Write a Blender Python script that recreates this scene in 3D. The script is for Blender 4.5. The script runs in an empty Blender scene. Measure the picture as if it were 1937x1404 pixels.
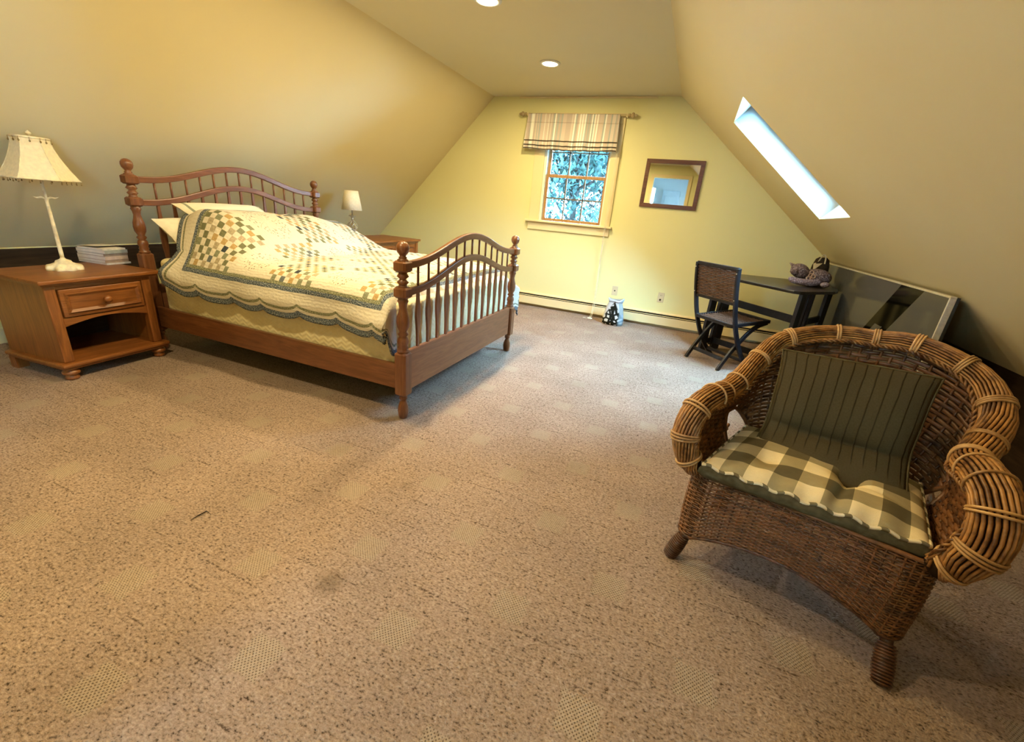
import bpy, bmesh, math, random
from mathutils import Vector, Matrix, noise as mnoise
random.seed(7)
S = bpy.context.scene
C = S.collection
PI = math.pi

# ------------------------------------------------------------------ camera, world, exposure
cam_data = bpy.data.cameras.new('camera')
cam_data.sensor_fit = 'HORIZONTAL'
cam_data.sensor_width = 36.0
cam_data.lens = 812.14 * 36.0 / 1937.0
cam_data.clip_start = 0.02
cam = bpy.data.objects.new('camera', cam_data)
C.objects.link(cam)
ROT = Matrix(((0.921976, -0.207439, 0.327), (0.377712, 0.295494, -0.877506), (0.085403, 0.932552, 0.350791)))
cam.matrix_world = Matrix.Translation((0, 0, 1.25)) @ ROT.to_4x4()
S.camera = cam

SKY_COLOR = (0.38, 0.69, 1.0)
SKY_STRENGTH = 64.0
LAMP_COLOR = (1.0, 0.79, 0.41)
LAMP_POWER = 29.0
EXPOSURE = 0.52

world = bpy.data.worlds.new('daylight')
S.world = world
world.use_nodes = True
bg = world.node_tree.nodes['Background']
bg.inputs[0].default_value = (*SKY_COLOR, 1)
bg.inputs[1].default_value = SKY_STRENGTH
S.view_settings.view_transform = 'Standard'
S.view_settings.look = 'None'
S.view_settings.exposure = EXPOSURE
S.view_settings.gamma = 1.0
S.view_settings.use_curve_mapping = False
try:
    S.cycles.use_denoising = True
    S.cycles.max_bounces = 10
    S.cycles.diffuse_bounces = 2
    S.cycles.transparent_max_bounces = 12
    S.cycles.sample_clamp_indirect = 6.0
    S.cycles.caustics_reflective = False
    S.cycles.caustics_refractive = False
except Exception:
    pass

# room numbers (metres)
YB, YF = 5.75, -0.6
XL, XR = -4.58, 1.86
CZ = 2.575
CL, CR = -2.72, -0.45                 # flat part of the ceiling
ZL = CZ - (CL - XL) * 1.0186          # top of the low left wall
ZR = CZ - (XR - CR) * 0.845           # top of the low right wall

# ------------------------------------------------------------------ node helpers
class NT:
    def __init__(s, mat):
        mat.use_nodes = True
        s.t = mat.node_tree
        s.b = s.t.nodes['Principled BSDF']
        s.out = s.t.nodes['Material Output']
    def n(s, typ, **kw):
        o = s.t.nodes.new(typ)
        for k, v in kw.items():
            setattr(o, k, v)
        return o
    def put(s, sock, v):
        if isinstance(v, bpy.types.NodeSocket):
            s.t.links.new(v, sock)
        else:
            sock.default_value = v
    def m(s, op, a, b=0.0, c=0.0, clamp=False):
        o = s.n('ShaderNodeMath', operation=op, use_clamp=clamp)
        for i, v in enumerate((a, b, c)):
            s.put(o.inputs[i], v)
        return o.outputs[0]
    def ss(s, x, lo, hi):                       # smoothstep lo -> hi gives 0 -> 1
        o = s.n('ShaderNodeMapRange', interpolation_type='SMOOTHSTEP')
        s.put(o.inputs[0], x)
        o.inputs[1].default_value = lo
        o.inputs[2].default_value = hi
        return o.outputs[0]
    def mix(s, f, a, b, bt='MIX'):
        o = s.n('ShaderNodeMix', data_type='RGBA', blend_type=bt)
        s.put(o.inputs[0], f)
        for i, v in ((6, a), (7, b)):
            if not isinstance(v, bpy.types.NodeSocket):
                v = (*v[:3], 1)
            s.put(o.inputs[i], v)
        return o.outputs[2]
    def noise(s, scale, detail=3.0, vec=None, rough=0.5, dist=0.0):
        o = s.n('ShaderNodeTexNoise')
        o.inputs['Scale'].default_value = scale
        o.inputs['Detail'].default_value = detail
        o.inputs['Roughness'].default_value = rough
        o.inputs['Distortion'].default_value = dist
        if vec is not None:
            s.t.links.new(vec, o.inputs['Vector'])
        return o.outputs[0]
    def obj(s):
        return s.n('ShaderNodeTexCoord').outputs['Object']
    def uv(s):
        return s.n('ShaderNodeTexCoord').outputs['UV']
    def mapping(s, vec, scale=(1, 1, 1), rot=(0, 0, 0), loc=(0, 0, 0)):
        o = s.n('ShaderNodeMapping')
        s.t.links.new(vec, o.inputs[0])
        o.inputs['Scale'].default_value = scale
        o.inputs['Rotation'].default_value = rot
        o.inputs['Location'].default_value = loc
        return o.outputs[0]
    def sep(s, vec):
        o = s.n('ShaderNodeSeparateXYZ')
        s.t.links.new(vec, o.inputs[0])
        return o.outputs
    def comb(s, x, y, z=0.0):
        o = s.n('ShaderNodeCombineXYZ')
        for i, v in enumerate((x, y, z)):
            s.put(o.inputs[i], v)
        return o.outputs[0]
    def attr(s, name):
        o = s.n('ShaderNodeAttribute', attribute_name=name)
        return o.outputs['Fac']
    def ramp(s, f, stops, const=False):
        o = s.n('ShaderNodeValToRGB')
        if const:
            o.color_ramp.interpolation = 'CONSTANT'
        e = o.color_ramp.elements
        while len(e) < len(stops):
            e.new(0.5)
        for i, (p, c) in enumerate(stops):
            e[i].position = p
            e[i].color = (*c[:3], 1)
        s.put(o.inputs[0], f)
        return o.outputs[0]
    def bump(s, h, strength=0.3, dist=0.005):
        o = s.n('ShaderNodeBump')
        o.inputs['Strength'].default_value = strength
        o.inputs['Distance'].default_value = dist
        s.put(o.inputs['Height'], h)
        s.t.links.new(o.outputs[0], s.b.inputs['Normal'])
    def color(s, c):
        s.put(s.b.inputs['Base Color'], c if isinstance(c, bpy.types.NodeSocket) else (*c[:3], 1))

def new_mat(name, color=(0.5, 0.5, 0.5), rough=0.6, spec=0.3, metal=0.0):
    m = bpy.data.materials.new(name)
    t = NT(m)
    t.color(color)
    t.b.inputs['Roughness'].default_value = rough
    t.b.inputs['Specular IOR Level'].default_value = spec
    t.b.inputs['Metallic'].default_value = metal
    return m, t

def plain(name, color, rough=0.6, spec=0.3, metal=0.0, var=0.12, scale=9.0, bump=0.0, bscale=120.0):
    m, t = new_mat(name, color, rough, spec, metal)
    o = t.obj()
    f = t.noise(scale, 4, o)
    d = tuple(c * (1 - var) for c in color)
    l = tuple(min(1, c * (1 + var)) for c in color)
    t.color(t.mix(t.ss(f, 0.3, 0.7), d, l))
    if bump:
        t.bump(t.noise(bscale, 3, o), bump, 0.002)
    return m

def wood(name, dark, light, axis='X', rough=0.38, spec=0.45, knots=False, scale=1.0):
    m, t = new_mat(name, light, rough, spec)
    o = t.obj()
    sc = {'X': (1.2, 14, 14), 'Y': (14, 1.2, 14), 'Z': (14, 14, 1.2)}[axis]
    v = t.mapping(o, tuple(k * scale for k in sc))
    g = t.noise(2.2, 5, v, 0.6, 1.2)
    fine = t.noise(11.0, 2, v, 0.5, 0.3)
    f = t.m('ADD', t.m('MULTIPLY', g, 0.75), t.m('MULTIPLY', fine, 0.25))
    col = t.ramp(f, [(0.30, dark), (0.50, tuple((a + b) / 2 for a, b in zip(dark, light))), (0.66, light)])
    if knots:
        vo = t.n('ShaderNodeTexVoronoi')
        ksc = {'X': (2.6, 5, 5), 'Y': (5, 2.6, 5), 'Z': (5, 5, 2.6)}[axis]
        t.t.links.new(t.mapping(o, ksc), vo.inputs['Vector'])
        vo.inputs['Scale'].default_value = 1.0
        col = t.mix(t.ss(vo.outputs[0], 0.15, 0.07), col, tuple(c * 0.25 for c in dark))
    t.color(col)
    t.bump(fine, 0.06, 0.001)
    return m

# ------------------------------------------------------------------ materials
def wall_paint(name, c):
    m, t = new_mat(name, c, 0.62, 0.25)
    o = t.obj()
    f = t.noise(1.4, 3, o)
    t.color(t.mix(f, tuple(k * 0.96 for k in c), tuple(min(1, k * 1.04) for k in c)))
    t.bump(t.noise(160, 2, o), 0.05, 0.001)
    return m
PAINT = wall_paint('yellow_wall_paint', (0.83, 0.785, 0.41))
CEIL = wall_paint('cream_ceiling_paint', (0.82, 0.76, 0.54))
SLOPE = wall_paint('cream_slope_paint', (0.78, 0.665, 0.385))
TRIM = wall_paint('cream_trim_paint', (0.86, 0.73, 0.42))
WHITE = wall_paint('white_paint', (0.80, 0.82, 0.84))

def carpet_mat():
    m, t = new_mat('carpet', (0.4, 0.3, 0.2), 0.97, 0.05)
    o = t.obj()
    x, y, _ = t.sep(o)
    fleck = t.noise(125, 3, t.mapping(o, (0.75, 1.15, 1)), 0.62)
    fleck2 = t.noise(48, 3, o, 0.6)
    big = t.noise(2.3, 3, o)
    f = t.m('ADD', t.m('MULTIPLY', fleck, 0.68), t.m('MULTIPLY', fleck2, 0.32))
    col = t.ramp(f, [(0.35, (0.050, 0.034, 0.024)), (0.45, (0.285, 0.203, 0.158)), (0.56, (0.385, 0.280, 0.222)), (0.70, (0.52, 0.395, 0.315))])
    # loop pile squares scattered on a staggered grid
    wob = t.m('MULTIPLY', t.m('SUBTRACT', fleck2, 0.5), 0.05)
    def lattice(x0, y0):
        ux = t.m('MULTIPLY', t.m('SUBTRACT', t.m('FRACT', t.m('ADD', t.m('DIVIDE', t.m('SUBTRACT', x, x0), 0.585), 0.5)), 0.5), 0.585)
        uy = t.m('MULTIPLY', t.m('SUBTRACT', t.m('FRACT', t.m('ADD', t.m('DIVIDE', t.m('SUBTRACT', y, y0), 0.475), 0.5)), 0.5), 0.475)
        return t.m('MAXIMUM', t.m('ABSOLUTE', ux), t.m('ABSOLUTE', uy)), uy, ux
    d1, uy1, ux1 = lattice(-0.90, 0.56)
    d2, uy2, ux2 = lattice(-1.19, 0.80)
    d = t.m('ADD', t.m('MINIMUM', d1, d2), wob)
    mask = t.ss(d, 0.062, 0.047)
    dots = t.m('MULTIPLY', t.m('SINE', t.m('MULTIPLY', x, 560)), t.m('SINE', t.m('MULTIPLY', y, 520)))
    dotm = t.ss(dots, 0.25, 0.7)
    loop = t.mix(dotm, t.mix(fleck, (0.35, 0.265, 0.20), (0.50, 0.395, 0.30)), (0.115, 0.08, 0.055))
    col = t.mix(t.m('MULTIPLY', mask, 0.75), col, loop)
    # dark dashes between the blocks
    dash = t.m('MULTIPLY', t.ss(t.m('ABSOLUTE', t.m('SUBTRACT', t.m('MINIMUM', t.m('ABSOLUTE', uy1), t.m('ABSOLUTE', uy2)), 0.075)), 0.0055, 0.001),
               t.ss(t.noise(6.5, 2, t.mapping(o, (1, 2.2, 1))), 0.53, 0.62))
    dash = t.m('MULTIPLY', dash, t.ss(fleck, 0.62, 0.40))
    col = t.mix(t.m('MULTIPLY', dash, 0.8), col, (0.07, 0.045, 0.03))
    # worn paler and darker zones, and two old stains
    col = t.mix(1.0, col, t.ramp(big, [(0.3, (0.86, 0.86, 0.86)), (0.7, (1.1, 1.1, 1.1))]), 'MULTIPLY')
    for sx, sy, r, k in ((-0.91, 0.84, 0.075, 0.55), (-1.0, 1.42, 0.05, 0.25)):
        dd = t.n('ShaderNodeVectorMath', operation='DISTANCE')
        t.t.links.new(o, dd.inputs[0])
        dd.inputs[1].default_value = (sx, sy, 0)
        col = t.mix(t.m('MULTIPLY', t.ss(dd.outputs['Value'], r, r * 0.2), k), col, (0.13, 0.09, 0.06))
    t.color(col)
    t.bump(t.m('SUBTRACT', f, t.m('MULTIPLY', t.m('MULTIPLY', mask, dotm), 0.12)), 0.9, 0.012)
    return m
CARPET = carpet_mat()

BEDW = {a: wood('reddish_pine_' + a, (0.10, 0.033, 0.011), (0.235, 0.090, 0.034), a, 0.3, 0.5) for a in 'XYZ'}
BEDK = wood('knotty_pine', (0.16, 0.060, 0.024), (0.29, 0.118, 0.050), 'Y', 0.35, 0.4, True)
ORG = {a: wood('orange_pine_' + a, (0.13, 0.040, 0.009), (0.32, 0.112, 0.025), a, 0.33, 0.45) for a in 'XYZ'}
ORGK = wood('orange_pine_knots', (0.13, 0.040, 0.009), (0.32, 0.112, 0.025), 'Z', 0.33, 0.45, True)
DARKBROWN = wood('dark_brown_grain', (0.016, 0.008, 0.004), (0.05, 0.028, 0.014), 'Y', 0.5, 0.3)
BLACKW = wood('black_stained_wood', (0.006, 0.006, 0.008), (0.018, 0.017, 0.019), 'Z', 0.42, 0.4)
SASHW = wood('golden_sash_wood', (0.30, 0.15, 0.05), (0.50, 0.28, 0.11), 'Z', 0.4, 0.35)
MIRW = wood('brown_mirror_frame', (0.07, 0.022, 0.007), (0.17, 0.062, 0.022), 'X', 0.4, 0.4)
CREAMLAMP = plain('cream_painted_metal', (0.78, 0.68, 0.44), 0.5, 0.35, 0, 0.18, 30, 0.15, 90)
SHADEC = plain('cream_lamp_fabric', (0.82, 0.71, 0.47), 0.85, 0.1, 0, 0.06, 60, 0.2, 500)
SHADEW = plain('white_lamp_fabric', (0.86, 0.78, 0.60), 0.85, 0.1, 0, 0.05, 60, 0.2, 500)
SILVER = plain('brushed_silver', (0.55, 0.53, 0.48), 0.3, 0.5, 0.9, 0.2, 60)
ALU = plain('pale_aluminium', (0.80, 0.78, 0.70), 0.35, 0.5, 0.6, 0.08, 60)
STEELD = plain('dark_steel', (0.03, 0.03, 0.03), 0.5, 0.4, 0.2)
BEADM = plain('brown_glass_beads', (0.20, 0.13, 0.05), 0.25, 0.5)
BLACKP = plain('black_gap', (0.006, 0.005, 0.005), 0.8, 0.1)
PAPER = plain('white_paper', (0.80, 0.74, 0.66), 0.8, 0.1, 0, 0.05, 40)
PLATEM = plain('ivory_plastic', (0.70, 0.60, 0.38), 0.4, 0.4, 0, 0.03)
CORDM = plain('white_cord', (0.82, 0.76, 0.58), 0.8, 0.1)

def emit(name, color, strength):
    m = bpy.data.materials.new(name)
    m.use_nodes = True
    t = m.node_tree
    for n in list(t.nodes):
        if n.type == 'BSDF_PRINCIPLED':
            t.nodes.remove(n)
    e = t.nodes.new('ShaderNodeEmission')
    e.inputs[0].default_value = (*color, 1)
    e.inputs[1].default_value = strength
    t.links.new(e.outputs[0], t.nodes['Material Output'].inputs[0])
    return m

def glass_mat():
    m = bpy.data.materials.new('window_glass')
    m.use_nodes = True
    t = m.node_tree
    for n in list(t.nodes):
        if n.type == 'BSDF_PRINCIPLED':
            t.nodes.remove(n)
    tr = t.nodes.new('ShaderNodeBsdfTransparent')
    tr.inputs[0].default_value = (0.93, 0.97, 0.97, 1)
    gl = t.nodes.new('ShaderNodeBsdfGlossy')
    gl.inputs['Roughness'].default_value = 0.02
    fr = t.nodes.new('ShaderNodeFresnel')
    fr.inputs[0].default_value = 1.45
    mx = t.nodes.new('ShaderNodeMixShader')
    t.links.new(fr.outputs[0], mx.inputs[0])
    t.links.new(tr.outputs[0], mx.inputs[1])
    t.links.new(gl.outputs[0], mx.inputs[2])
    t.links.new(mx.outputs[0], t.nodes['Material Output'].inputs[0])
    return m
GLASS = glass_mat()
MIRROR, _t = new_mat('mirror_silver', (0.86, 0.88, 0.86), 0.015, 0.5, 1.0)

# ------------------------------------------------------------------ mesh helpers
class G:
    def __init__(s):
        s.v, s.f, s.sm = [], [], []
    def add(s, verts, faces, smooth=False, M=None):
        o = len(s.v)
        if M is not None:
            verts = [M @ Vector(p) for p in verts]
        s.v += [tuple(p) for p in verts]
        s.f += [tuple(i + o for i in f) for f in faces]
        s.sm += [smooth] * len(faces)
        return s
    def box(s, c, d, M=None):
        x, y, z = c
        a, b, e = d[0] / 2, d[1] / 2, d[2] / 2
        vs = [(x + i * a, y + j * b, z + k * e) for k in (-1, 1) for j in (-1, 1) for i in (-1, 1)]
        fs = [(0, 2, 3, 1), (4, 5, 7, 6), (0, 1, 5, 4), (2, 6, 7, 3), (0, 4, 6, 2), (1, 3, 7, 5)]
        return s.add(vs, fs, False, M)
    def b2(s, x0, x1, y0, y1, z0, z1, M=None):
        return s.box(((x0 + x1) / 2, (y0 + y1) / 2, (z0 + z1) / 2), (x1 - x0, y1 - y0, z1 - z0), M)
    def lathe(s, prof, seg=20, M=None, smooth=True, rot=0.0):
        vs, fs = [], []
        n = len(prof)
        for r, z in prof:
            for k in range(seg):
                a = 2 * PI * k / seg + rot
                vs.append((r * math.cos(a), r * math.sin(a), z))
        for i in range(n - 1):
            for k in range(seg):
                k2 = (k + 1) % seg
                fs.append((i * seg + k, i * seg + k2, (i + 1) * seg + k2, (i + 1) * seg + k))
        fs.append(tuple(reversed(range(seg))))
        fs.append(tuple((n - 1) * seg + k for k in range(seg)))
        return s.add(vs, fs, smooth, M)
    def ball(s, c, r, seg=14, ring=9, M=None):
        if not hasattr(r, '__len__'):
            r = (r, r, r)
        vs, fs = [], []
        for i in range(ring + 1):
            t = PI * i / ring
            for k in range(seg):
                a = 2 * PI * k / seg
                vs.append((c[0] + r[0] * math.sin(t) * math.cos(a), c[1] + r[1] * math.sin(t) * math.sin(a), c[2] - r[2] * math.cos(t)))
        for i in range(ring):
            for k in range(seg):
                k2 = (k + 1) % seg
                fs.append((i * seg + k, i * seg + k2, (i + 1) * seg + k2, (i + 1) * seg + k))
        return s.add(vs, fs, True, M)
    def tube(s, path, r, seg=8, closed=False, M=None, smooth=True, flat=None, up=None):
        """swept tube; r float or list; flat=(w,h) gives a rectangular/elliptic section"""
        P = [Vector(p) for p in path]
        n = len(P)
        T = []
        for i in range(n):
            if closed:
                d = P[(i + 1) % n] - P[i - 1]
            else:
                d = P[min(i + 1, n - 1)] - P[max(i - 1, 0)]
            T.append(d.normalized() if d.length > 1e-9 else Vector((0, 0, 1)))
        ref = Vector(up) if up else (Vector((0, 0, 1)) if abs(T[0].z) < 0.9 else Vector((1, 0, 0)))
        N = (ref - T[0] * ref.dot(T[0])).normalized()
        vs, fs = [], []
        for i in range(n):
            if up:
                q = Vector(up)
                q = q - T[i] * q.dot(T[i])
                if q.length > 1e-6:
                    N = q.normalized()
            else:
                N = N - T[i] * N.dot(T[i])
                N = N.normalized() if N.length > 1e-9 else Vector((1, 0, 0))
            B = T[i].cross(N)
            if flat:
                w, h = flat if not callable(flat) else flat(i / (n - 1))
                pts = [(-w / 2, -h / 2), (w / 2, -h / 2), (w / 2, h / 2), (-w / 2, h / 2)]
                for a, b in pts:
                    vs.append(P[i] + B * a + N * b)
            else:
                rr = r[i] if hasattr(r, '__len__') else r
                for k in range(seg):
                    a = 2 * PI * k / seg
                    vs.append(P[i] + (N * math.cos(a) + B * math.sin(a)) * rr)
        sg = 4 if flat else seg
        m = n if closed else n - 1
        for i in range(m):
            j = (i + 1) % n
            for k in range(sg):
                k2 = (k + 1) % sg
                fs.append((i * sg + k, i * sg + k2, j * sg + k2, j * sg + k))
        if not closed:
            fs.append(tuple(reversed(range(sg))))
            fs.append(tuple((n - 1) * sg + k for k in range(sg)))
        return s.add(vs, fs, smooth and not flat, M)
    def prism(s, poly, z0, z1, M=None, smooth=False):
        n = len(poly)
        vs = [(p[0], p[1], z0) for p in poly] + [(p[0], p[1], z1) for p in poly]
        fs = [tuple(reversed(range(n))), tuple(range(n, 2 * n))]
        for i in range(n):
            j = (i + 1) % n
            fs.append((i, j, n + j, n + i))
        return s.add(vs, fs, smooth, M)
    def grid(s, fn, nu, nv, closed_u=False, M=None):
        vs, fs = [], []
        for i in range(nu + 1):
            for j in range(nv + 1):
                vs.append(tuple(fn(i / nu, j / nv)))
        for i in range(nu):
            for j in range(nv):
                a = i * (nv + 1) + j
                fs.append((a, a + nv + 1, a + nv + 2, a + 1))
        return s.add(vs, fs, True, M)
    def build(s, name, mat, parent=None, bevel=0.0, loc=None, rot=None, subsurf=0, weld=False):
        me = bpy.data.meshes.new(name)
        me.from_pydata(s.v, [], s.f)
        me.polygons.foreach_set('use_smooth', s.sm)
        me.update()
        bm = bmesh.new()
        bm.from_mesh(me)
        if weld:
            bmesh.ops.remove_doubles(bm, verts=bm.verts, dist=1e-5)
        bmesh.ops.recalc_face_normals(bm, faces=bm.faces)
        bm.to_mesh(me)
        bm.free()
        me.materials.append(mat)
        o = bpy.data.objects.new(name, me)
        C.objects.link(o)
        if parent:
            o.parent = parent
        if loc:
            o.location = loc
        if rot:
            o.rotation_euler = rot
        if bevel:
            b = o.modifiers.new('bevel', 'BEVEL')
            b.width = bevel
            b.segments = 2
            b.limit_method = 'ANGLE'
            b.angle_limit = math.radians(40)
        if subsurf:
            b = o.modifiers.new('sub', 'SUBSURF')
            b.levels = b.render_levels = subsurf
        return o

def thing(name, label, cat, loc=(0, 0, 0), rz=0.0, group=None):
    o = bpy.data.objects.new(name, None)
    C.objects.link(o)
    o.empty_display_size = 0.1
    o.location = loc
    o.rotation_euler = (0, 0, rz)
    o['label'] = label
    o['category'] = cat
    if group:
        o['group'] = group
    return o
def tag(o, label, cat, group=None):
    o['label'] = label
    o['category'] = cat
    if group:
        o['group'] = group
    return o
def struct(o):
    o['kind'] = 'structure'
    return o
def stuff(o):
    o['kind'] = 'stuff'
    return o
def spline(pts, n):
    """Catmull-Rom through pts, n samples"""
    P = [Vector(p) for p in pts]
    P = [P[0] * 2 - P[1]] + P + [P[-1] * 2 - P[-2]]
    out = []
    m = len(P) - 3
    for i in range(n):
        t = i / (n - 1) * m
        k = min(int(t), m - 1)
        u = t - k
        a, b, c, d = P[k:k + 4]
        out.append(0.5 * ((2 * b) + (c - a) * u + (2 * a - 5 * b + 4 * c - d) * u * u + (3 * b - a - 3 * c + d) * u ** 3))
    return out
def sstep(x, a, b):
    t = max(0.0, min(1.0, (x - a) / (b - a)))
    return t * t * (3 - 2 * t)

def slab(name, outer, holes, M, thick, mat):
    """flat wall with holes: outline in 2D, placed by M, extruded by thick along local +z"""
    bm = bmesh.new()
    loops = []
    for poly in [outer] + holes:
        vs = [bm.verts.new((p[0], p[1], 0)) for p in poly]
        loops.append(vs)
        for i in range(len(vs)):
            bm.edges.new((vs[i], vs[(i + 1) % len(vs)]))
    bmesh.ops.triangle_fill(bm, use_beauty=True, edges=bm.edges[:])
    ret = bmesh.ops.extrude_face_region(bm, geom=bm.faces[:])
    for v in [g for g in ret['geom'] if isinstance(g, bmesh.types.BMVert)]:
        v.co.z += thick
    bmesh.ops.recalc_face_normals(bm, faces=bm.faces)
    bm.transform(M)
    me = bpy.data.meshes.new(name)
    bm.to_mesh(me)
    bm.free()
    me.materials.append(mat)
    o = bpy.data.objects.new(name, me)
    C.objects.link(o)
    return struct(o)
def frame_M(origin, ex, ey):
    ex, ey = Vector(ex).normalized(), Vector(ey).normalized()
    ez = ex.cross(ey)
    return Matrix.Translation(origin) @ Matrix((ex, ey, ez)).transposed().to_4x4()
# ------------------------------------------------------------------ room shell
g = G().b2(XL - 0.12, XR + 0.12, YF - 2.6, YB + 0.12, -0.10, 0.0)
struct(g.build('floor', CARPET))

WX0, WX1, WZ0, WZ1 = -1.975, -1.115, 1.15, 2.30          # window opening
outline = [(XL - .15, -.1), (XR + .15, -.1), (XR + .15, ZR), (XR, ZR), (CR, CZ), (CL, CZ), (XL, ZL), (XL - .15, ZL)]
big = [(XL - .15, -.1), (XR + .15, -.1), (XR + .15, ZR + .12), (CR + .1, CZ + .22), (CL - .1, CZ + .22), (XL - .15, ZL + .12)]
slab('wall_back', big, [[(WX0, WZ0), (WX1, WZ0), (WX1, WZ1), (WX0, WZ1)]], frame_M((0, YB + 0.15, 0), (1, 0, 0), (0, 0, 1)), 0.15, PAINT)
DX0, DX1, DZ1 = -1.23, -0.40, 2.30                       # doorway behind the camera
slab('wall_front', [(XL - .15, -.1), (DX0, -.1), (DX0, DZ1), (DX1, DZ1), (DX1, -.1), (XR + .15, -.1), (XR + .15, ZR + .12), (CR + .1, CZ + .22), (CL - .1, CZ + .22), (XL - .15, ZL + .12)],
     [], frame_M((0, YF, 0), (1, 0, 0), (0, 0, 1)), 0.12, PAINT)
struct(G().b2(XL - .12, XL, YF, YB, 0, ZL + .02).build('wall_left', PAINT))
struct(G().b2(XR, XR + .12, YF, YB, 0, ZR + .02).build('wall_right', DARKBROWN))  # near-black brown over the whole low wall
struct(G().b2(CL, CR, YF, YB, CZ, CZ + .12).build('ceiling', CEIL))

# left slope
dl = Vector((XL - CL, 0, ZL - CZ))
slab('wall_slope_left', [(0, 0), (YB - YF, 0), (YB - YF, dl.length + .02), (0, dl.length + .02)], [], frame_M((CL, YF, CZ), (0, 1, 0), dl), 0.12, SLOPE)
# right slope with the skylight opening
dr = Vector((XR - CR, 0, ZR - CZ))
SKX0, SKX1, SKY0, SKY1 = 0.107, 0.945, 3.72, 4.56
k = dr.length / dr.x
su0, su1 = (SKX0 - CR) * k, (SKX1 - CR) * k
M_r = frame_M((CR, YB, CZ), (0, -1, 0), dr)
slab('wall_slope_right', [(0, 0), (YB - YF, 0), (YB - YF, dr.length + .02), (0, dr.length + .02)],
     [[(YB - SKY1, su0), (YB - SKY0, su0), (YB - SKY0, su1), (YB - SKY1, su1)]], M_r, 0.02, SLOPE)
# skylight: shaft boards, frame and pane
sk = bpy.data.objects.new('window_2', None)
C.objects.link(sk)
struct(sk)
w, h = SKY1 - SKY0, su1 - su0
Ms = frame_M((CR, YB, CZ), (0, -1, 0), dr) @ Matrix.Translation((YB - SKY1, su0, 0.0))
SHAFT = plain('white_shaft_paint', (0.80, 0.90, 0.90), 0.7, 0.2, 0, 0.02)
D = 0.26
for nm, bx in (('shaft_board', (-.02, 0, -.02, h + .02)), ('shaft_board', (w, w + .02, -.02, h + .02)), ('shaft_board', (0, w, -.02, 0)), ('shaft_board', (0, w, h, h + .02))):
    G().b2(bx[0], bx[1], bx[2], bx[3], 0.0202, D, Ms).build(nm, SHAFT, sk)
fr = G()
for bx in ((0, .05, 0, h), (w - .05, w, 0, h), (.05, w - .05, 0, .05), (.05, w - .05, h - .05, h)):
    fr.b2(bx[0], bx[1], bx[2], bx[3], D - .05, D, Ms)
fr.build('sash_frame', SHAFT, sk)
G().b2(.05, w - .05, .05, h - .05, D - .03, D - .024, Ms).build('pane', GLASS, sk)

# small room beyond the doorway, seen only in the wall mirror
hx0, hx1, hy = -1.75, 0.35, -2.3
struct(G().b2(hx0 - .1, hx0, hy, YF - .0, 0, 2.6).build('wall_hall_left', WHITE))
slab('wall_hall_right', [(hy, 0), (YF, 0), (YF, 2.6), (hy, 2.6)], [[(hy + .25, 1.2), (hy + 1.25, 1.2), (hy + 1.25, 2.2), (hy + .25, 2.2)]], frame_M((hx1, 0, 0), (0, 1, 0), (0, 0, 1)), 0.1, WHITE)
w4 = bpy.data.objects.new('added_window', None)  # unseen side window, added to brighten the hall in the mirror
C.objects.link(w4)
struct(w4)
f = G()
for z in (1.2, 1.68, 2.16):
    f.b2(hx1 + .03, hx1 + .07, hy + .25, hy + 1.25, z, z + .04)
for y in (hy + .25, hy + .73, hy + 1.21):
    f.b2(hx1 + .03, hx1 + .07, y, y + .04, 1.2, 2.2)
f.build('sash_frame', WHITE, w4)
G().b2(hx1 + .048, hx1 + .052, hy + .25, hy + 1.25, 1.2, 2.2).build('pane', GLASS, w4)
struct(G().b2(hx0, hx1, hy, YF, 2.6, 2.7).build('ceiling_hall', WHITE))
hwx0, hwx1 = -1.62, -1.28
slab('wall_hall_back', [(hx0 - .1, 0), (hx1 + .1, 0), (hx1 + .1, 2.7), (hx0 - .1, 2.7)], [[(hwx0, .95), (hwx1, .95), (hwx1, 2.2), (hwx0, 2.2)]], frame_M((0, hy, 0), (1, 0, 0), (0, 0, 1)), 0.1, WHITE)
wd = bpy.data.objects.new('window_3', None)
C.objects.link(wd)
struct(wd)
f = G()
for z in (.95, 1.36, 1.77, 2.17):
    f.b2(hwx0, hwx1, hy - .07, hy - .04, z, z + .03)
for x in (hwx0, hwx1 - .03):
    f.b2(x, x + .03, hy - .07, hy - .04, .95, 2.2)
f.build('sash_frame', WHITE, wd)
for z in (.98, 1.39, 1.80):
    G().b2(hwx0 + .03, hwx1 - .03, hy - .058, hy - .054, z, z + .38).build('pane', GLASS, wd)
dr_ = bpy.data.objects.new('door_1', None)
C.objects.link(dr_)
struct(dr_)
HALLD = plain('pale_blue_white_door', (0.70, 0.78, 0.86), 0.5, 0.3, 0, 0.03)
G().b2(-1.08, -0.62, hy + .012, hy + .05, 0, 2.12).build('door_leaf', HALLD, dr_, 0.004)
q = G()
for z0, z1 in ((.15, .95), (1.1, 1.98)):
    q.b2(-1.01, -0.69, hy + .05, hy + .062, z0, z1)
q.build('door_panel', HALLD, dr_, 0.006)
G().tube([(-1.03, hy + .05, 1.62), (-1.03, hy + .09, 1.62), (-1.03, hy + .09, 1.52)], 0.012).build('handle', STEELD, dr_)
struct(G().b2(-0.6, 0.1, hy + .012, hy + .04, 1.98, 2.06).build('trim_3', WHITE))
# casing of the doorway
cs = G()
cs.b2(DX0 - .07, DX0 + .01, YF - .11, YF + .02, 0, DZ1 + .07)
cs.b2(DX1 - .01, DX1 + .07, YF - .11, YF + .02, 0, DZ1 + .07)
cs.b2(DX0 + .01, DX1 - .01, YF - .11, YF + .02, DZ1 - .01, DZ1 + .07)
struct(cs.build('trim_2', TRIM, None, 0.003))

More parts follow.
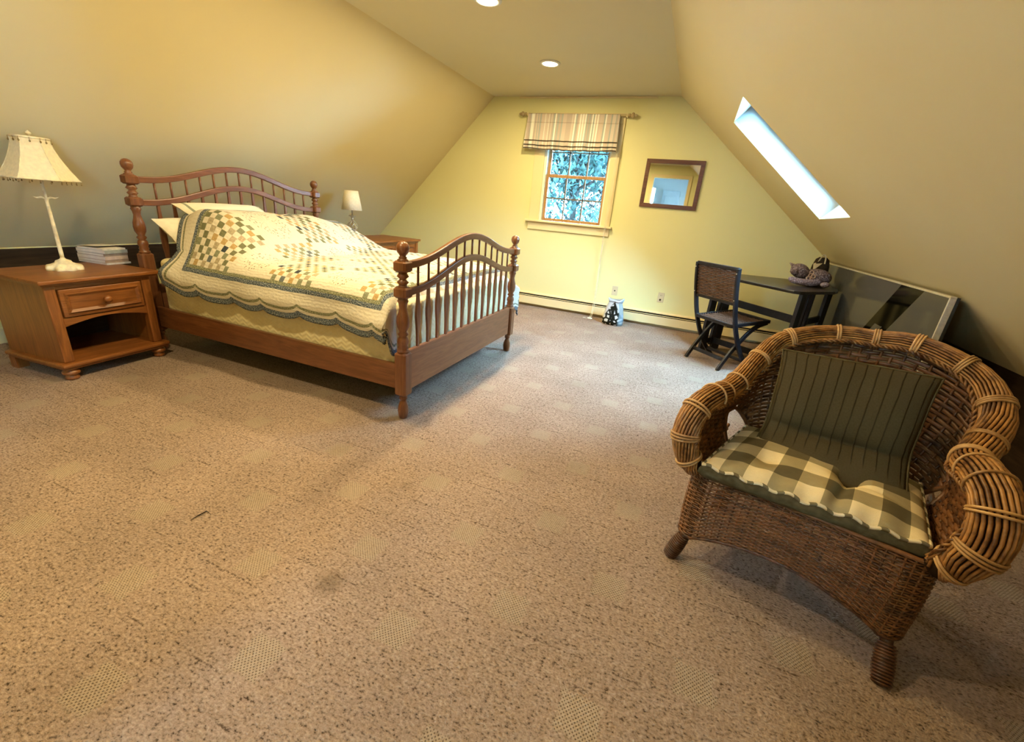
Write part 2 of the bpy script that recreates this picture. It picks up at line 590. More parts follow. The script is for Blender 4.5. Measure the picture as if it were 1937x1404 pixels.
# baseboards and the dark board along the low left wall
struct(G().b2(XL, XL + .015, YF, 3.9, 0, .11).build('baseboard_left', TRIM, None, 0.004))
struct(G().b2(XR - .015, XR, YF, YB, 0, .11).build('baseboard_right', DARKBROWN, None, 0.004))
struct(G().b2(XL, XL + .022, YF + .01, 3.9, .46, ZL - .008).build('trim_1', DARKBROWN, None, 0.003))
# thin cream moulding where back wall meets the ceiling
struct(G().b2(CL + .35, CR - .25, YB - .012, YB, CZ - .022, CZ - .002).build('trim_4', TRIM, None, 0.003))

# ------------------------------------------------------------------ recessed ceiling lights
LENS = emit('lamp_lens', LAMP_COLOR, 42.0)
def recessed(x, y, label):
    t = thing('recessed_light', label, 'ceiling light', (x, y, CZ), 0, 'recessed ceiling lights')
    G().lathe([(0.098, 0.0), (0.098, -0.006), (0.090, -0.010), (0.072, -0.012), (0.070, -0.004), (0.070, 0.0)], 32).build('trim_ring', WHITE, t)
    G().lathe([(0.0701, -0.001), (0.066, -0.007), (0.045, -0.011), (0.02, -0.013)], 28).build('lens', LENS, t)
    ld = bpy.data.lights.new('lamp', 'AREA')
    ld.shape = 'DISK'
    ld.size = 0.13
    ld.energy = LAMP_POWER
    ld.color = LAMP_COLOR
    lo = bpy.data.objects.new('lamp', ld)
    C.objects.link(lo)
    lo.parent = t
    lo.location = (0, 0, -0.016)
recessed(-1.60, 4.56, 'lit round recessed ceiling light nearest the window wall')
recessed(-1.64, 3.26, 'lit round recessed ceiling light cut by the top edge of the photo')
recessed(-1.64, 1.96, 'lit round recessed ceiling light above the foot of the bed, outside the photo')

recessed(-1.64, 0.62, 'lit round recessed ceiling light nearest the doorway, outside the photo')

# ------------------------------------------------------------------ back window
wn = bpy.data.objects.new('window_1', None)
C.objects.link(wn)
struct(wn)
c = G()
c.b2(-2.10, WX0 + .012, YB - .018, YB, 1.15, 2.29)
c.b2(WX1 - .012, -1.015, YB - .018, YB, 1.15, 2.29)
c.b2(-2.10, -1.015, YB - .018, YB, 2.29, 2.40)
c.build('casing', TRIM, wn, 0.003)
G().b2(-2.135, -0.985, YB - .06, YB + .10, 1.128, 1.152).build('sill', TRIM, wn, 0.004)
G().b2(-2.105, -1.01, YB - .02, YB, 1.03, 1.128).build('apron', TRIM, wn, 0.004)
j = G()
JW = plain('white_jamb', (0.82, 0.84, 0.74), 0.5, 0.3, 0, 0.02)
j.b2(WX0, WX0 + .045, YB, YB + .13, WZ0, WZ1)
j.b2(WX1 - .03, WX1, YB, YB + .13, WZ0, WZ1)
j.b2(WX0, WX1, YB, YB + .13, WZ1 - .03, WZ1)
j.build('jamb', JW, wn)
def sash(z0, z1, y, rows, name):
    x0, x1 = WX0 + .045, WX1 - .03
    f = G()
    st, rl = .032, .034
    f.b2(x0, x0 + st, y, y + .035, z0, z1)
    f.b2(x1 - st, x1, y, y + .035, z0, z1)
    f.b2(x0 + st, x1 - st, y, y + .035, z0, z0 + rl)
    f.b2(x0 + st, x1 - st, y, y + .035, z1 - rl, z1)
    s = f.build(name, SASHW, wn, 0.003)
    gx0, gx1, gz0, gz1 = x0 + st, x1 - st, z0 + rl, z1 - rl
    G().b2(gx0, gx1, y + .016, y + .019, gz0, gz1).build('pane', GLASS, s)
    for i in (1, 2):
        xx = gx0 + (gx1 - gx0) * i / 3
        G().b2(xx - .008, xx + .008, y + .008, y + .026, gz0, gz1).build('muntin', plain('taupe_muntin', (0.16, 0.12, 0.08), 0.5), s)
    for i in range(1, rows):
        zz = gz0 + (gz1 - gz0) * i / rows
        G().b2(gx0, gx1, y + .008, y + .026, zz - .008, zz + .008).build('muntin', plain('taupe_muntin', (0.16, 0.12, 0.08), 0.5), s)
sash(1.153, 1.715, YB + .045, 2, 'sash_lower')
sash(1.690, 2.27, YB + .085, 2, 'sash_upper')

# roman shade on a curtain rod
def shade_mat():
    m, t = new_mat('striped_shade_fabric', (0.6, 0.5, 0.4), 0.85, 0.1)
    x, y, z = t.sep(t.obj())
    wn_ = t.n('ShaderNodeTexWhiteNoise', noise_dimensions='1D')
    t.put(wn_.inputs['W'], t.m('FLOOR', t.m('MULTIPLY', x, 62.0)))
    wn2 = t.n('ShaderNodeTexWhiteNoise', noise_dimensions='1D')
    t.put(wn2.inputs['W'], t.m('FLOOR', t.m('MULTIPLY', x, 21.0)))
    f = t.m('ADD', t.m('MULTIPLY', wn_.outputs[0], 0.6), t.m('MULTIPLY', wn2.outputs[0], 0.4))
    col = t.ramp(f, [(0.0, (0.52, 0.44, 0.38)), (0.30, (0.62, 0.52, 0.44)), (0.46, (0.40, 0.44, 0.42)), (0.58, (0.66, 0.58, 0.50)), (0.70, (0.90, 0.88, 0.80))], True)
    t.color(col)
    t.bump(t.noise(300, 2, t.obj()), 0.2, 0.001)
    return m
rs = thing('roman_shade', 'striped roman shade with dark piped folds over the back window', 'window shade', (-1.64, YB, 2.0))
sw = 0.565
prof = [(-.075, .378), (-.085, .37), (-.088, .33), (-.092, .285), (-.086, .278), (-.094, .27), (-.105, .15), (-.112, .085), (-.100, .078), (-.115, .07), (-.120, .035), (-.105, .028), (-.118, .02), (-.115, -.005), (-.085, -.012), (-.075, .06), (-.072, .2), (-.070, .37)]
vs, fs = [], []
N = 40
for i in range(N + 1):
    xx = -sw + 2 * sw * i / N
    sag = -0.012 * math.sin(PI * i / N) + 0.004 * math.sin(i * 1.7)
    for (yy, zz) in prof:
        lo = max(0, (.12 - zz) / .12)
        flare = 1 + 0.035 * max(0, (.37 - zz) / .37)
        vs.append((xx * flare, yy + 0.004 * math.sin(i * 0.9), zz + sag * lo))
n = len(prof)
for i in range(N):
    for k2 in range(n):
        a, b = i * n + k2, i * n + (k2 + 1) % n
        fs.append((a, b, b + n, a + n))
fs.append(tuple(range(n)))
fs.append(tuple(range(N * n, N * n + n)))
G().add(vs, fs, False).build('shade_fabric', shade_mat(), rs)
pp = plain('dark_piping', (0.07, 0.06, 0.05), 0.8, 0.1)
for yy, zz in ((-.114, .079), (-.121, .029), (-.117, -.006)):
    G().tube([(-sw * 1.03 + 2 * sw * 1.03 * i / 20, yy - .001, zz - .012 * math.sin(PI * i / 20) * max(0, (.12 - zz) / .12) + .004 * math.sin(i * 1.1)) for i in range(21)], 0.0045, 6).build('piping', pp, rs)
rod = thing('curtain_rod', 'cream curtain rod with turned finials above the window', 'curtain rod', (-1.60, YB, 2.372))
G().tube([(-.64, -.06, 0), (.62, -.06, 0)], 0.012, 10).build('pole', TRIM, rod)
fin = [(.012, 0), (.02, .004), (.02, .012), (.012, .018), (.012, .024), (.026, .036), (.030, .048), (.024, .060), (.010, .068), (.016, .076), (.012, .088), (.003, .096)]
for sx, ang in ((-.64, -PI / 2), (.62, PI / 2)):
    G().lathe(fin, 14, Matrix.Translation((sx, -.06, 0)) @ Matrix.Rotation(ang, 4, 'Y')).build('finial', plain('tan_finial', (0.45, 0.34, 0.18), 0.45), rod)
for sx in (-.615, .60):
    G().b2(sx - .008, sx + .008, -.07, 0, -.018, .018).build('bracket', TRIM, rod)
cord = thing('pull_cord', 'thin white shade cord hanging to the carpet with a ring', 'cord', (-1.05, YB - .03, 0))
pts = spline([(0, -.05, 1.99), (-.005, -.045, 1.5), (-.012, -.045, 1.1), (-.012, -.02, .8), (-.005, -.03, .4), (.0, -.09, .1), (-.01, -.17, .012), (-.05, -.23, .007), (-.085, -.20, .007), (-.06, -.17, .007)], 70)
G().tube(pts, 0.0028, 5).build('string', CORDM, cord)
pts = [(p[0] + .012 + .006 * math.sin(i * .2), p[1] + .004, p[2]) for i, p in enumerate(pts[:52])]
G().tube(pts, 0.0028, 5).build('string', CORDM, cord)
G().tube([(.005 + .028 * math.cos(a * PI / 9), -.20 + .028 * math.sin(a * PI / 9), .009) for a in range(18)], 0.006, 6, True).build('ring', CORDM, cord)

# baseboard heater
ht = thing('baseboard_heater', 'long cream baseboard heater along the foot of the back wall', 'heater', (0, YB, 0))
hx0_, hx1_ = XL + .1, 1.30
G().b2(hx0_, hx1_, -.062, -.056, .035, .140).build('front_panel', TRIM, ht, 0.003)
G().b2(hx0_, hx1_, -.008, 0, .0, .192).build('back_panel', TRIM, ht)
G().add([(hx0_, -.001, .192), (hx0_, -.05, .178), (hx1_, -.05, .178), (hx1_, -.001, .192), (hx0_, -.001, .186), (hx0_, -.048, .172), (hx1_, -.048, .172), (hx1_, -.001, .186)],
        [(0, 1, 2, 3), (7, 6, 5, 4), (0, 4, 5, 1), (1, 5, 6, 2), (2, 6, 7, 3), (3, 7, 4, 0)]).build('top_hood', TRIM, ht)
G().b2(hx0_, hx1_, -.060, -.052, .150, .156).build('damper', TRIM, ht)
G().b2(hx0_ + .02, hx1_ - .02, -.05, -.01, .04, .165).build('fin_core', BLACKP, ht)
for xx in (hx0_, -.9, hx1_):
    G().b2(xx - .02, xx + .02, -.064, -.0, .03, .10 if xx == -.9 else .192).build('bracket' if xx == -.9 else 'end_cap', TRIM, ht, .002)

# outlet plates
def plate(x, z, label, kind):
    t = thing('outlet_plate', label, 'wall outlet', (x, YB, z))
    G().b2(-.037, .037, -.007, 0, -.06, .06).build('cover_plate', PLATEM, t, 0.003)
    dk = plain('dark_slot', (0.02, 0.015, 0.01), 0.6)
    if kind == 'jack':
        G().lathe([(.009, 0), (.009, .003), (.004, .006)], 12, Matrix.Translation((0, -.007, 0)) @ Matrix.Rotation(PI / 2, 4, 'X')).build('jack', dk, t)
    else:
        for sz in (-.026, .026):
            r = G().b2(-.017, .017, -.009, -.006, sz - .015, sz + .015).build('receptacle', PLATEM, t, .004)
            sl = G()
            for sx in (-.007, .007):
                sl.b2(sx - .0015, sx + .0015, -.0095, -.0088, sz - .004, sz + .008)
            sl.build('slot', dk, r)
        G().ball((-.004, -.013, -.028), (.010, .008, .013), 10, 6).build('plug', dk, t)
plate(-.815, .375, 'ivory wall plate with a single round jack above the patterned bag', 'jack')
plate(-.233, .373, 'ivory double outlet with a dark plug, right of the patterned bag', 'duplex')

# wall mirror
mi = thing('wall_mirror', 'rectangular mirror in brown wooden frame right of the window', 'mirror', (-.375, YB, 1.68))
mw, mh, fw = .322, .262, .045
for nm, pts in (('top', ((-mw, mh), (mw, mh), (mw - fw, mh - fw), (-mw + fw, mh - fw))), ('bottom', ((-mw, -mh), (-mw + fw, -mh + fw), (mw - fw, -mh + fw), (mw, -mh))),
                ('left', ((-mw, -mh), (-mw, mh), (-mw + fw, mh - fw), (-mw + fw, -mh + fw))), ('right', ((mw, mh), (mw, -mh), (mw - fw, -mh + fw), (mw - fw, mh - fw)))):
    G().prism(pts, 0.0, .022, Matrix.Rotation(PI / 2, 4, 'X')).build('frame_rail', MIRW, mi, .003)
G().b2(-mw + fw - .004, mw - fw + .004, -.010, -.006, -mh + fw - .004, mh - fw + .004).build('mirror_glass', MIRROR, mi)

# ------------------------------------------------------------------ trees outside the back window
def leaf_mat(i, c):
    m, t = new_mat('leaf_green_%s' % 'abc'[i], c, 0.6, 0.2)
    r = t.n('ShaderNodeNewGeometry').outputs['Random Per Island']
    t.color(t.ramp(r, [(0.0, tuple(k * .35 for k in c)), (0.6, c), (1.0, tuple(min(1, k * 1.6) for k in c))]))
    t.b.inputs['Transmission Weight'].default_value = 0.0
    return m
BARK = plain('grey_bark', (0.016, 0.017, 0.018), 0.9, 0.1, 0, 0.4, 12, 0.5, 30)
LEAFM = [leaf_mat(0, (0.020, 0.050, 0.048)), leaf_mat(1, (0.026, 0.058, 0.056)), leaf_mat(2, (0.015, 0.040, 0.044))]
def tree(x, y, h, r, z0, mi_, label, seed):
    rnd = random.Random(seed)
    t = thing('tree', label, 'tree', (x, y, z0), 0, 'trees outside the window')
    tr = G().tube([(0, 0, 0), (.05, .02, h * .35), (-.04, .03, h * .7), (.03, 0, h * .95)], [.14, .11, .07, .03], 8)
    tr.build('trunk', BARK, t)
    br = G()
    lv = G()
    for i in range(34):
        a = rnd.uniform(0, 2 * PI)
        zz = h * rnd.uniform(.14, .95)
        L = r * rnd.uniform(.6, 1.0) * (1.15 - .5 * zz / h)
        e = Vector((math.cos(a) * L, math.sin(a) * L, zz + rnd.uniform(.1, .7)))
        br.tube([(0, 0, zz - .2), (e.x * .5, e.y * .5, zz + .1), e], [.035, .022, .008], 5)
        for k_ in range(320):
            u = rnd.uniform(.25, 1.08)
            p = Vector((e.x * u, e.y * u, zz + (e.z - zz) * u)) + Vector((rnd.gauss(0, .26), rnd.gauss(0, .26), rnd.gauss(0, .26)))
            s = rnd.uniform(.05, .11)
            M = Matrix.Translation(p) @ Matrix.Rotation(rnd.uniform(0, 6.28), 4, 'Z') @ Matrix.Rotation(rnd.uniform(-1.2, 1.2), 4, 'X')
            lv.add([(-s * .5, 0, 0), (0, -s, .01), (s * .5, 0, 0), (0, s, .01)], [(0, 1, 2, 3)], False, M)
    br.build('branches', BARK, t)
    stuff(lv.build('foliage', LEAFM[mi_], t))
tree(-2.6, 10.0, 6.4, 1.45, -2.9, 0, 'leafy tree close outside the window, left half of the panes', 1)
tree(0.9, 11.8, 6.8, 1.6, -2.9, 1, 'paler leafy tree outside the window, right half of the panes', 2)
tree(-6.6, 12.6, 7.4, 1.7, -2.9, 2, 'darker leafy tree farther out at the left of the window view', 3)
tree(-2.9, 14.6, 8.2, 1.8, -2.9, 1, 'tall tree outside, behind the close one in the window view', 4)
tree(-7.4, 18.4, 9.2, 2.0, -2.9, 0, 'far tall tree behind the others at the left of the window view', 5)
tree(-1.2, 19.6, 9.6, 2.0, -2.9, 2, 'far tall tree behind the others at the right of the window view', 6)
tree(-4.6, 23.6, 11.0, 2.2, -2.9, 1, 'farthest tall tree outside, in the middle of the window view', 7)
tree(3.6, 17.0, 8.6, 2.0, -2.9, 0, 'tree outside to the far right, past the edge of the window view', 8)
struct(G().b2(-14, 10, 6.6, 26, -3.0, -2.9).build('ground', plain('lawn', (0.02, 0.03, 0.015), 0.95, 0.05, 0, 0.4, 2)))
# ------------------------------------------------------------------ bed
BX0, BX1, BY0, BY1 = -3.65, -1.42, 1.98, 3.60          # post centres
bed = thing('bed', 'queen bed of reddish pine with turned posts and arched spindle head and foot boards', 'bed', (0, 0, 0))
def octa_block(g, cx, cy, z0, z1, hw, ch, top=0.010):
    def ring(w, c):
        return [(w, w - c), (w - c, w), (-w + c, w), (-w, w - c), (-w, -w + c), (-w + c, -w), (w - c, -w), (w, -w + c)]
    layers = [(z0, hw - top, ch * .8), (z0 + top, hw, ch), (z1 - top, hw, ch), (z1, hw - top, ch * .8)]
    vs = []
    for z, w, c_ in layers:
        vs += [(cx + a, cy + b, z) for a, b in ring(w, c_)]
    fs = [tuple(reversed(range(8))), tuple(range(24, 32))]
    for i in range(3):
        for k_ in range(8):
            k2 = (k_ + 1) % 8
            fs.append((i * 8 + k_, i * 8 + k2, i * 8 + 8 + k2, i * 8 + 8 + k_))
    g.add(vs, fs)
def post(x, y, lift):
    g = G()
    M = Matrix.Translation((x, y, 0))
    g.lathe([(.020, 0), (.026, .004), (.031, .03), (.033, .055), (.029, .085), (.020, .112), (.017, .122), (.023, .128), (.026, .135), (.022, .142), (.026, .152), (.030, .160)], 20, M)
    zt = .425 + lift
    octa_block(g, x, y, .156, zt, .039, .010)
    z = zt
    g.lathe([(.034, z - .002), (.034, z + .012), (.026, z + .018), (.031, z + .030), (.026, z + .042), (.033, z + .062), (.029, z + .082), (.020, z + .094), (.031, z + .108), (.020, z + .122),
             (.034, z + .150), (.037, z + .180), (.034, z + .21), (.026, z + .235), (.021, z + .260), (.025, z + .285), (.032, z + .300), (.027, z + .308), (.030, z + .318)], 22, M)
    b = .742 + lift
    octa_block(g, x, y, b, b + .060, .041, .011)
    g.lathe([(.030, b + .058), (.024, b + .066), (.022, b + .074), (.033, b + .086), (.022, b + .098), (.018, b + .104), (.034, b + .118), (.024, b + .132), (.024, b + .146)], 22, M)
    t = b + .142
    octa_block(g, x, y, t, t + .060, .041, .011)
    g.lathe([(.034, t + .058), (.028, t + .066), (.020, t + .072), (.024, t + .077), (.016, t + .083), (.021, t + .092), (.031, t + .104), (.036, t + .122), (.034, t + .138), (.025, t + .152), (.010, t + .160), (.001, t + .161)], 22, M)
    return g
for y in (BY0, BY1):
    post(BX1, y, 0).build('foot_post', BEDW['Z'], bed)
    post(BX0, y, .305).build('head_post', BEDW['Z'], bed)
def arch_z(t, z0, a):
    return z0 + a * (0.5 - 0.5 * math.cos(2 * PI * t)) ** 1.15
def arch_rail(x, z0, a, name, h=.042):
    y0, y1 = BY0 + .036, BY1 - .036
    pts = [(x, y0 + (y1 - y0) * i / 40, arch_z(i / 40, z0, a)) for i in range(41)]
    G().tube(pts, 0, flat=(.030, h), up=(0, 0, 1)).build(name, BEDW['Y'], bed, .006)
for x, lift, nm in ((BX1, 0, 'foot'), (BX0, .305, 'head')):
    zt, zl, at, al = .918 + lift, .768 + lift, .137, .143
    arch_rail(x, zt, at, nm + '_top_rail')
    arch_rail(x, zl, al, nm + '_lower_rail')
    zp = .425 + lift * .85 if nm == 'foot' else .50
    for i in range(13):
        t = (i + 1) / 14
        y = BY0 + .036 + (BY1 - BY0 - .072) * t
        g = G()
        za, zb = arch_z(t, zl, al), arch_z(t, zt, at)
        g.tube([(x, y, za - .01), (x, y, zb - .01)], 0.0075, 8)
        z0 = zp - .01
        L = za - .01 - z0
        def fl(u):
            k_ = math.exp(-((u - .58) / .22) ** 2)
            return (.016 + .026 * k_, .014)
        g.tube([(x, y, z0 + L * q / 14) for q in range(15)], 0, flat=fl, up=(1, 0, 0))
        g.build('spindle', BEDW['Z'], bed)
G().b2(BX1 - .016, BX1 + .016, BY0 + .036, BY1 - .036, .175, .425).build('foot_panel', BEDK, bed, .006)
G().b2(BX0 - .016, BX0 + .016, BY0 + .036, BY1 - .036, .22, .50).build('head_panel', BEDK, bed, .006)
for y in (BY0 - .006, BY1 + .006):
    G().b2(BX0 + .038, BX1 - .038, y - .014, y + .014, .192, .345).build('side_rail', BEDW['X'], bed, .004)
G().b2(BX0 + .02, BX1 - .02, BY0 + .01, BY1 - .01, .255, .27).build('slat_deck', DARKBROWN, bed)

# mattress with quilted cream pad
def pad_mat():
    m, t = new_mat('cream_quilted_pad', (0.80, 0.69, 0.42), 0.85, 0.1)
    x, y, z = t.sep(t.obj())
    zig = t.m('ABSOLUTE', t.m('SUBTRACT', t.m('FRACT', t.m('MULTIPLY', t.m('ADD', x, y), 14.0)), 0.5))
    w = t.m('SINE', t.m('MULTIPLY', t.m('ADD', t.m('MULTIPLY', z, 1.0), t.m('MULTIPLY', zig, 0.045)), 2 * PI / 0.030))
    t.bump(w, 0.2, 0.006)
    n = t.noise(30, 3, t.obj())
    t.color(t.mix(n, (0.72, 0.61, 0.36), (0.84, 0.74, 0.48)))
    return m
def soft_box(name, x0, x1, y0, y1, z0, z1, r, mat, parent=None):
    g = G()
    n = 44
    def ring(inset):
        pts = []
        for cx, cy, a0 in ((x1 - r, y1 - r, 0), (x0 + r, y1 - r, 1), (x0 + r, y0 + r, 2), (x1 - r, y0 + r, 3)):
            for i in range(8):
                a = (a0 + i / 7) * PI / 2
                pts.append((cx + (r - inset) * math.cos(a), cy + (r - inset) * math.sin(a)))
        return pts
    lay = []
    for i in range(7):
        a = i / 6 * PI / 2
        lay.append((z0 + r * .6 * (1 - math.sin(a)), r * (1 - math.sin(a)) if i == 0 else r * (1 - math.sin(a))))
    lay = [(z0 + r * .6 * (1 - math.cos(i / 6 * PI / 2)), r * (1 - math.sin(i / 6 * PI / 2))) for i in range(7)]
    top = [(z1 - r * .6 * (1 - math.cos(i / 6 * PI / 2)), r * (1 - math.sin(i / 6 * PI / 2))) for i in range(6, -1, -1)]
    vs, fs = [], []
    L = lay + top
    for z, ins in L:
        vs += [(a, b, z) for a, b in ring(ins * .95)]
    m = 32
    for i in range(len(L) - 1):
        for k_ in range(m):
            k2 = (k_ + 1) % m
            fs.append((i * m + k_, i * m + k2, (i + 1) * m + k2, (i + 1) * m + k_))
    fs.append(tuple(reversed(range(m))))
    fs.append(tuple((len(L) - 1) * m + k_ for k_ in range(m)))
    return g.add(vs, fs, True).build(name, mat, parent)
PAD = pad_mat()
mt = soft_box('mattress', BX0 + .09, BX1 - .035, BY0 + .012, BY1 - .012, .272, .705, .06, PAD)
tag(mt, 'thick cream mattress in quilted zigzag pad on the bed under the quilt', 'mattress')

# ------------------------------------------------------------------ quilt
QA, QB = 2.26, 2.14
XH, YN, YFAR = -3.29, 1.935, 3.655
ZT, RC = .775, .13
SL = .112
SCA, SCD = .292, .040
def scal(s):
    u = abs(((s / SCA) % 1.0) * 2 - 1)
    return SCD * math.sqrt(max(0.0, 1 - u ** 2.2))
def lat_path(s):
    """arc length from the near straight edge -> (y, drop below the top)"""
    W = YFAR - YN
    q = RC * PI / 2
    tot = 2 * (SL + q) + (W - 2 * RC)
    if s > tot / 2:
        y, d = lat_path(tot - s)
        return YFAR - (y - YN), d
    if s < SL:
        return YN - .012 * math.sin(PI * max(0, min(1, (SL - s) / SL))), RC + (SL - s)
    if s < SL + q:
        a = (s - SL) / RC
        return YN + RC * (1 - math.cos(a)), RC * (1 - math.sin(a))
    return YN + RC + (s - SL - q), 0.0
QB = 2 * (SL + RC * PI / 2) + (YFAR - YN - 2 * RC)
XF = -1.49
def long_path(s):
    q = RC * PI / 2
    flat = (XF - RC) - XH
    if s < flat:
        return XH + s, 0.0
    if s < flat + q:
        a = (s - flat) / RC
        return XF - RC + RC * math.sin(a), RC * (1 - math.cos(a))
    return XF, RC + (s - flat - q)
QA = (XF - RC) - XH + RC * PI / 2 + .255
def quilt_pt(a, b):
    x, dx = long_path(a)
    y, dy = lat_path(b)
    yf = .15 * sstep(y, 2.75, 3.6)
    m = 1 - sstep(x, -3.08 - yf, -2.56 - yf)
    latn = sstep(y, YN + .0, YN + .32)
    latf = 1 - .22 * sstep(y, YFAR - .75, YFAR - .10)
    hump = .275 * m * latn * latf
    # two pillows under the quilt: slight dip between them
    hump *= 1 - .10 * math.exp(-((y - 2.85) / .13) ** 2)
    dxc = dx * (1 - .62 * sstep(dy, .0, .2)) if y < 2.8 else dx
    z = ZT + hump - (dxc ** 3 + dy ** 3) ** (1 / 3)
    # folds and puffs
    z += .010 * mnoise.noise((x * 2.6, y * 2.6, 1.3)) + .004 * mnoise.noise((x * 9, y * 9, 4.0))
    side = sstep(dy, .02, .20)
    y_s = -1 if y < 2.8 else 1
    y += y_s * side * (.012 * math.sin(x * 7.5 + .6) + .022 * m + .012 * mnoise.noise((x * 5, 3.1, z * 4)))
    x += (.010 * math.sin(y * 8) + .006 * mnoise.noise((1.7, y * 6, z * 5))) * sstep(dx, .02, .2)
    # head edge rolls over the pillows and flares at the near corner
    e = 1 - sstep(a, 0.0, .16)
    z -= .04 * e * e * latn
    x -= .17 * latn * (1 - sstep(a, 0.0, .55))
    x += .05 * e * math.sin(b * 9.0) * (0.4) - .02 * e * side
    z += .05 * e * side
    y += y_s * .012 * e * side
    # far foot corner flares out past the post
    fc = sstep(x, -1.75, -1.5) * (1 if y > 2.8 else .08) * side
    y += y_s * .34 * fc * side
    z -= .10 * fc * .6
    return x, y, z
NA, NB = 190, 190
bmv, at_e, at_i, at_a, at_b = [], [], [], [], []
def warp(i, n, L):
    return L * i / n
for i in range(NA + 1):
    for j_ in range(NB + 1):
        a, b = QA * i / NA, QB * j_ / NB
        fa = lambda d: 1 - sstep(d, .066, .128)
        a2 = a - scal(b + .05) * fa(a) + scal(b + .05) * fa(QA - a)
        b2 = b - scal(a + .02) * fa(b) + scal(a + .02) * fa(QB - b)
        bmv.append(quilt_pt(a2, b2))
        at_e.append(min(a, QA - a, b, QB - b))
        at_i.append(min(a2, QA - a2 - .21, b2, QB - b2))
        at_a.append(a2)
        at_b.append(b2)
fs = []
for i in range(NA):
    for j_ in range(NB):
        q = i * (NB + 1) + j_
        fs.append((q, q + 1, q + NB + 2, q + NB + 1))
def quilt_mat():
    m, t = new_mat('patchwork_quilt', (0.8, 0.7, 0.6), 0.9, 0.08)
    a, b, de, di = t.attr('qa'), t.attr('qb'), t.attr('de'), t.attr('di')
    ab = t.comb(a, b, 0.0)
    pr = t.noise(150, 3, ab, 0.6)
    cream = t.mix(t.noise(4, 2, ab), (0.60, 0.53, 0.43), (0.68, 0.615, 0.51))
    blue = t.ramp(pr, [(0.38, (0.025, 0.032, 0.045)), (0.50, (0.10, 0.13, 0.17)), (0.62, (0.38, 0.38, 0.36))])
    green = t.ramp(pr, [(0.38, (0.10, 0.105, 0.06)), (0.52, (0.24, 0.24, 0.15)), (0.64, (0.42, 0.40, 0.28))])
    # patchwork field
    A = t.m('SUBTRACT', a, .178)
    B = t.m('SUBTRACT', b, .178)
    blk = .352
    ia, ib = t.m('FLOOR', t.m('DIVIDE', A, blk)), t.m('FLOOR', t.m('DIVIDE', B, blk))
    par = t.m('SUBTRACT', 1.0, t.m('MODULO', t.m('ABSOLUTE', t.m('ADD', ia, ib)), 2.0))
    sq = blk / 10
    ca, cb = t.m('FLOOR', t.m('DIVIDE', A, sq)), t.m('FLOOR', t.m('DIVIDE', B, sq))
    cpar = t.m('MODULO', t.m('ABSOLUTE', t.m('ADD', ca, cb)), 2.0)
    wn = t.n('ShaderNodeTexWhiteNoise', noise_dimensions='3D')
    t.put(wn.inputs['Vector'], t.comb(ca, cb, 3.0))
    pal = t.ramp(wn.outputs[0], [(0.0, (0.50, 0.33, 0.14)), (0.20, (0.17, 0.17, 0.09)), (0.38, (0.44, 0.36, 0.24)), (0.56, (0.24, 0.25, 0.16)), (0.74, (0.52, 0.40, 0.27)), (0.88, (0.03, 0.042, 0.06)), (0.95, (0.12, 0.14, 0.15))], True)
    pal = t.mix(t.m('MULTIPLY', t.ss(pr, .62, .42), .35), pal, (0.12, 0.11, 0.08))
    chk = t.mix(cpar, cream, pal)
    # stitched wreath of small dots with stems in the plain blocks
    fa = t.m('SUBTRACT', t.m('SUBTRACT', A, t.m('MULTIPLY', ia, blk)), blk / 2)
    fb = t.m('SUBTRACT', t.m('SUBTRACT', B, t.m('MULTIPLY', ib, blk)), blk / 2)
    rad = t.m('SQRT', t.m('ADD', t.m('MULTIPLY', fa, fa), t.m('MULTIPLY', fb, fb)))
    vo = t.n('ShaderNodeTexVoronoi')
    t.put(vo.inputs['Vector'], ab)
    vo.inputs['Scale'].default_value = 62.0
    dot = t.m('MULTIPLY', t.ss(vo.outputs[0], .36, .24), t.m('MULTIPLY', t.ss(rad, .05, .07), t.ss(rad, .145, .13)))
    ang = t.m('ARCTAN2', fa, fb)
    stem = t.m('MULTIPLY', t.ss(t.m('SINE', t.m('ADD', t.m('MULTIPLY', ang, 11.0), t.m('MULTIPLY', rad, 30.0))), .90, .985), t.m('MULTIPLY', t.ss(rad, .008, .02), t.ss(rad, .135, .10)))
    dcol = t.ramp(vo.outputs['Color'], [(0.0, (0.18, 0.09, 0.07)), (0.5, (0.16, 0.16, 0.08)), (1.0, (0.30, 0.17, 0.12))])
    flo = t.mix(t.m('MULTIPLY', dot, .85), t.mix(t.m('MULTIPLY', stem, .45), cream, (0.34, 0.30, 0.18)), dcol)
    field = t.mix(par, flo, chk)
    def band(x, lo, hi):
        return t.m('MULTIPLY', t.m('GREATER_THAN', x, lo), t.m('LESS_THAN', x, hi))
    col = t.mix(t.m('GREATER_THAN', di, .178), cream, field)
    col = t.mix(band(di, .132, .158), col, blue)
    col = t.mix(band(di, .158, .178), col, green)
    col = t.mix(band(de, .062, .076), col, green)
    col = t.mix(band(de, -1.0, .042), col, blue)
    t.color(col)
    w1 = t.m('SINE', t.m('ADD', t.m('MULTIPLY', b, 330.0), t.m('MULTIPLY', t.noise(14, 2, ab), 9.0)))
    hgt = t.m('ADD', t.m('MULTIPLY', w1, .12), t.m('MULTIPLY', t.noise(55, 3, ab), 1.6))
    t.bump(hgt, 0.55, 0.005)
    return m
me = bpy.data.meshes.new('quilt')
me.from_pydata(bmv, [], fs)
for nm, arr in (('qa', at_a), ('qb', at_b), ('de', at_e), ('di', at_i)):
    atr = me.attributes.new(nm, 'FLOAT', 'POINT')
    atr.data.foreach_set('value', arr)
me.polygons.foreach_set('use_smooth', [True] * len(fs))
me.materials.append(quilt_mat())
qo = bpy.data.objects.new('quilt', me)
C.objects.link(qo)
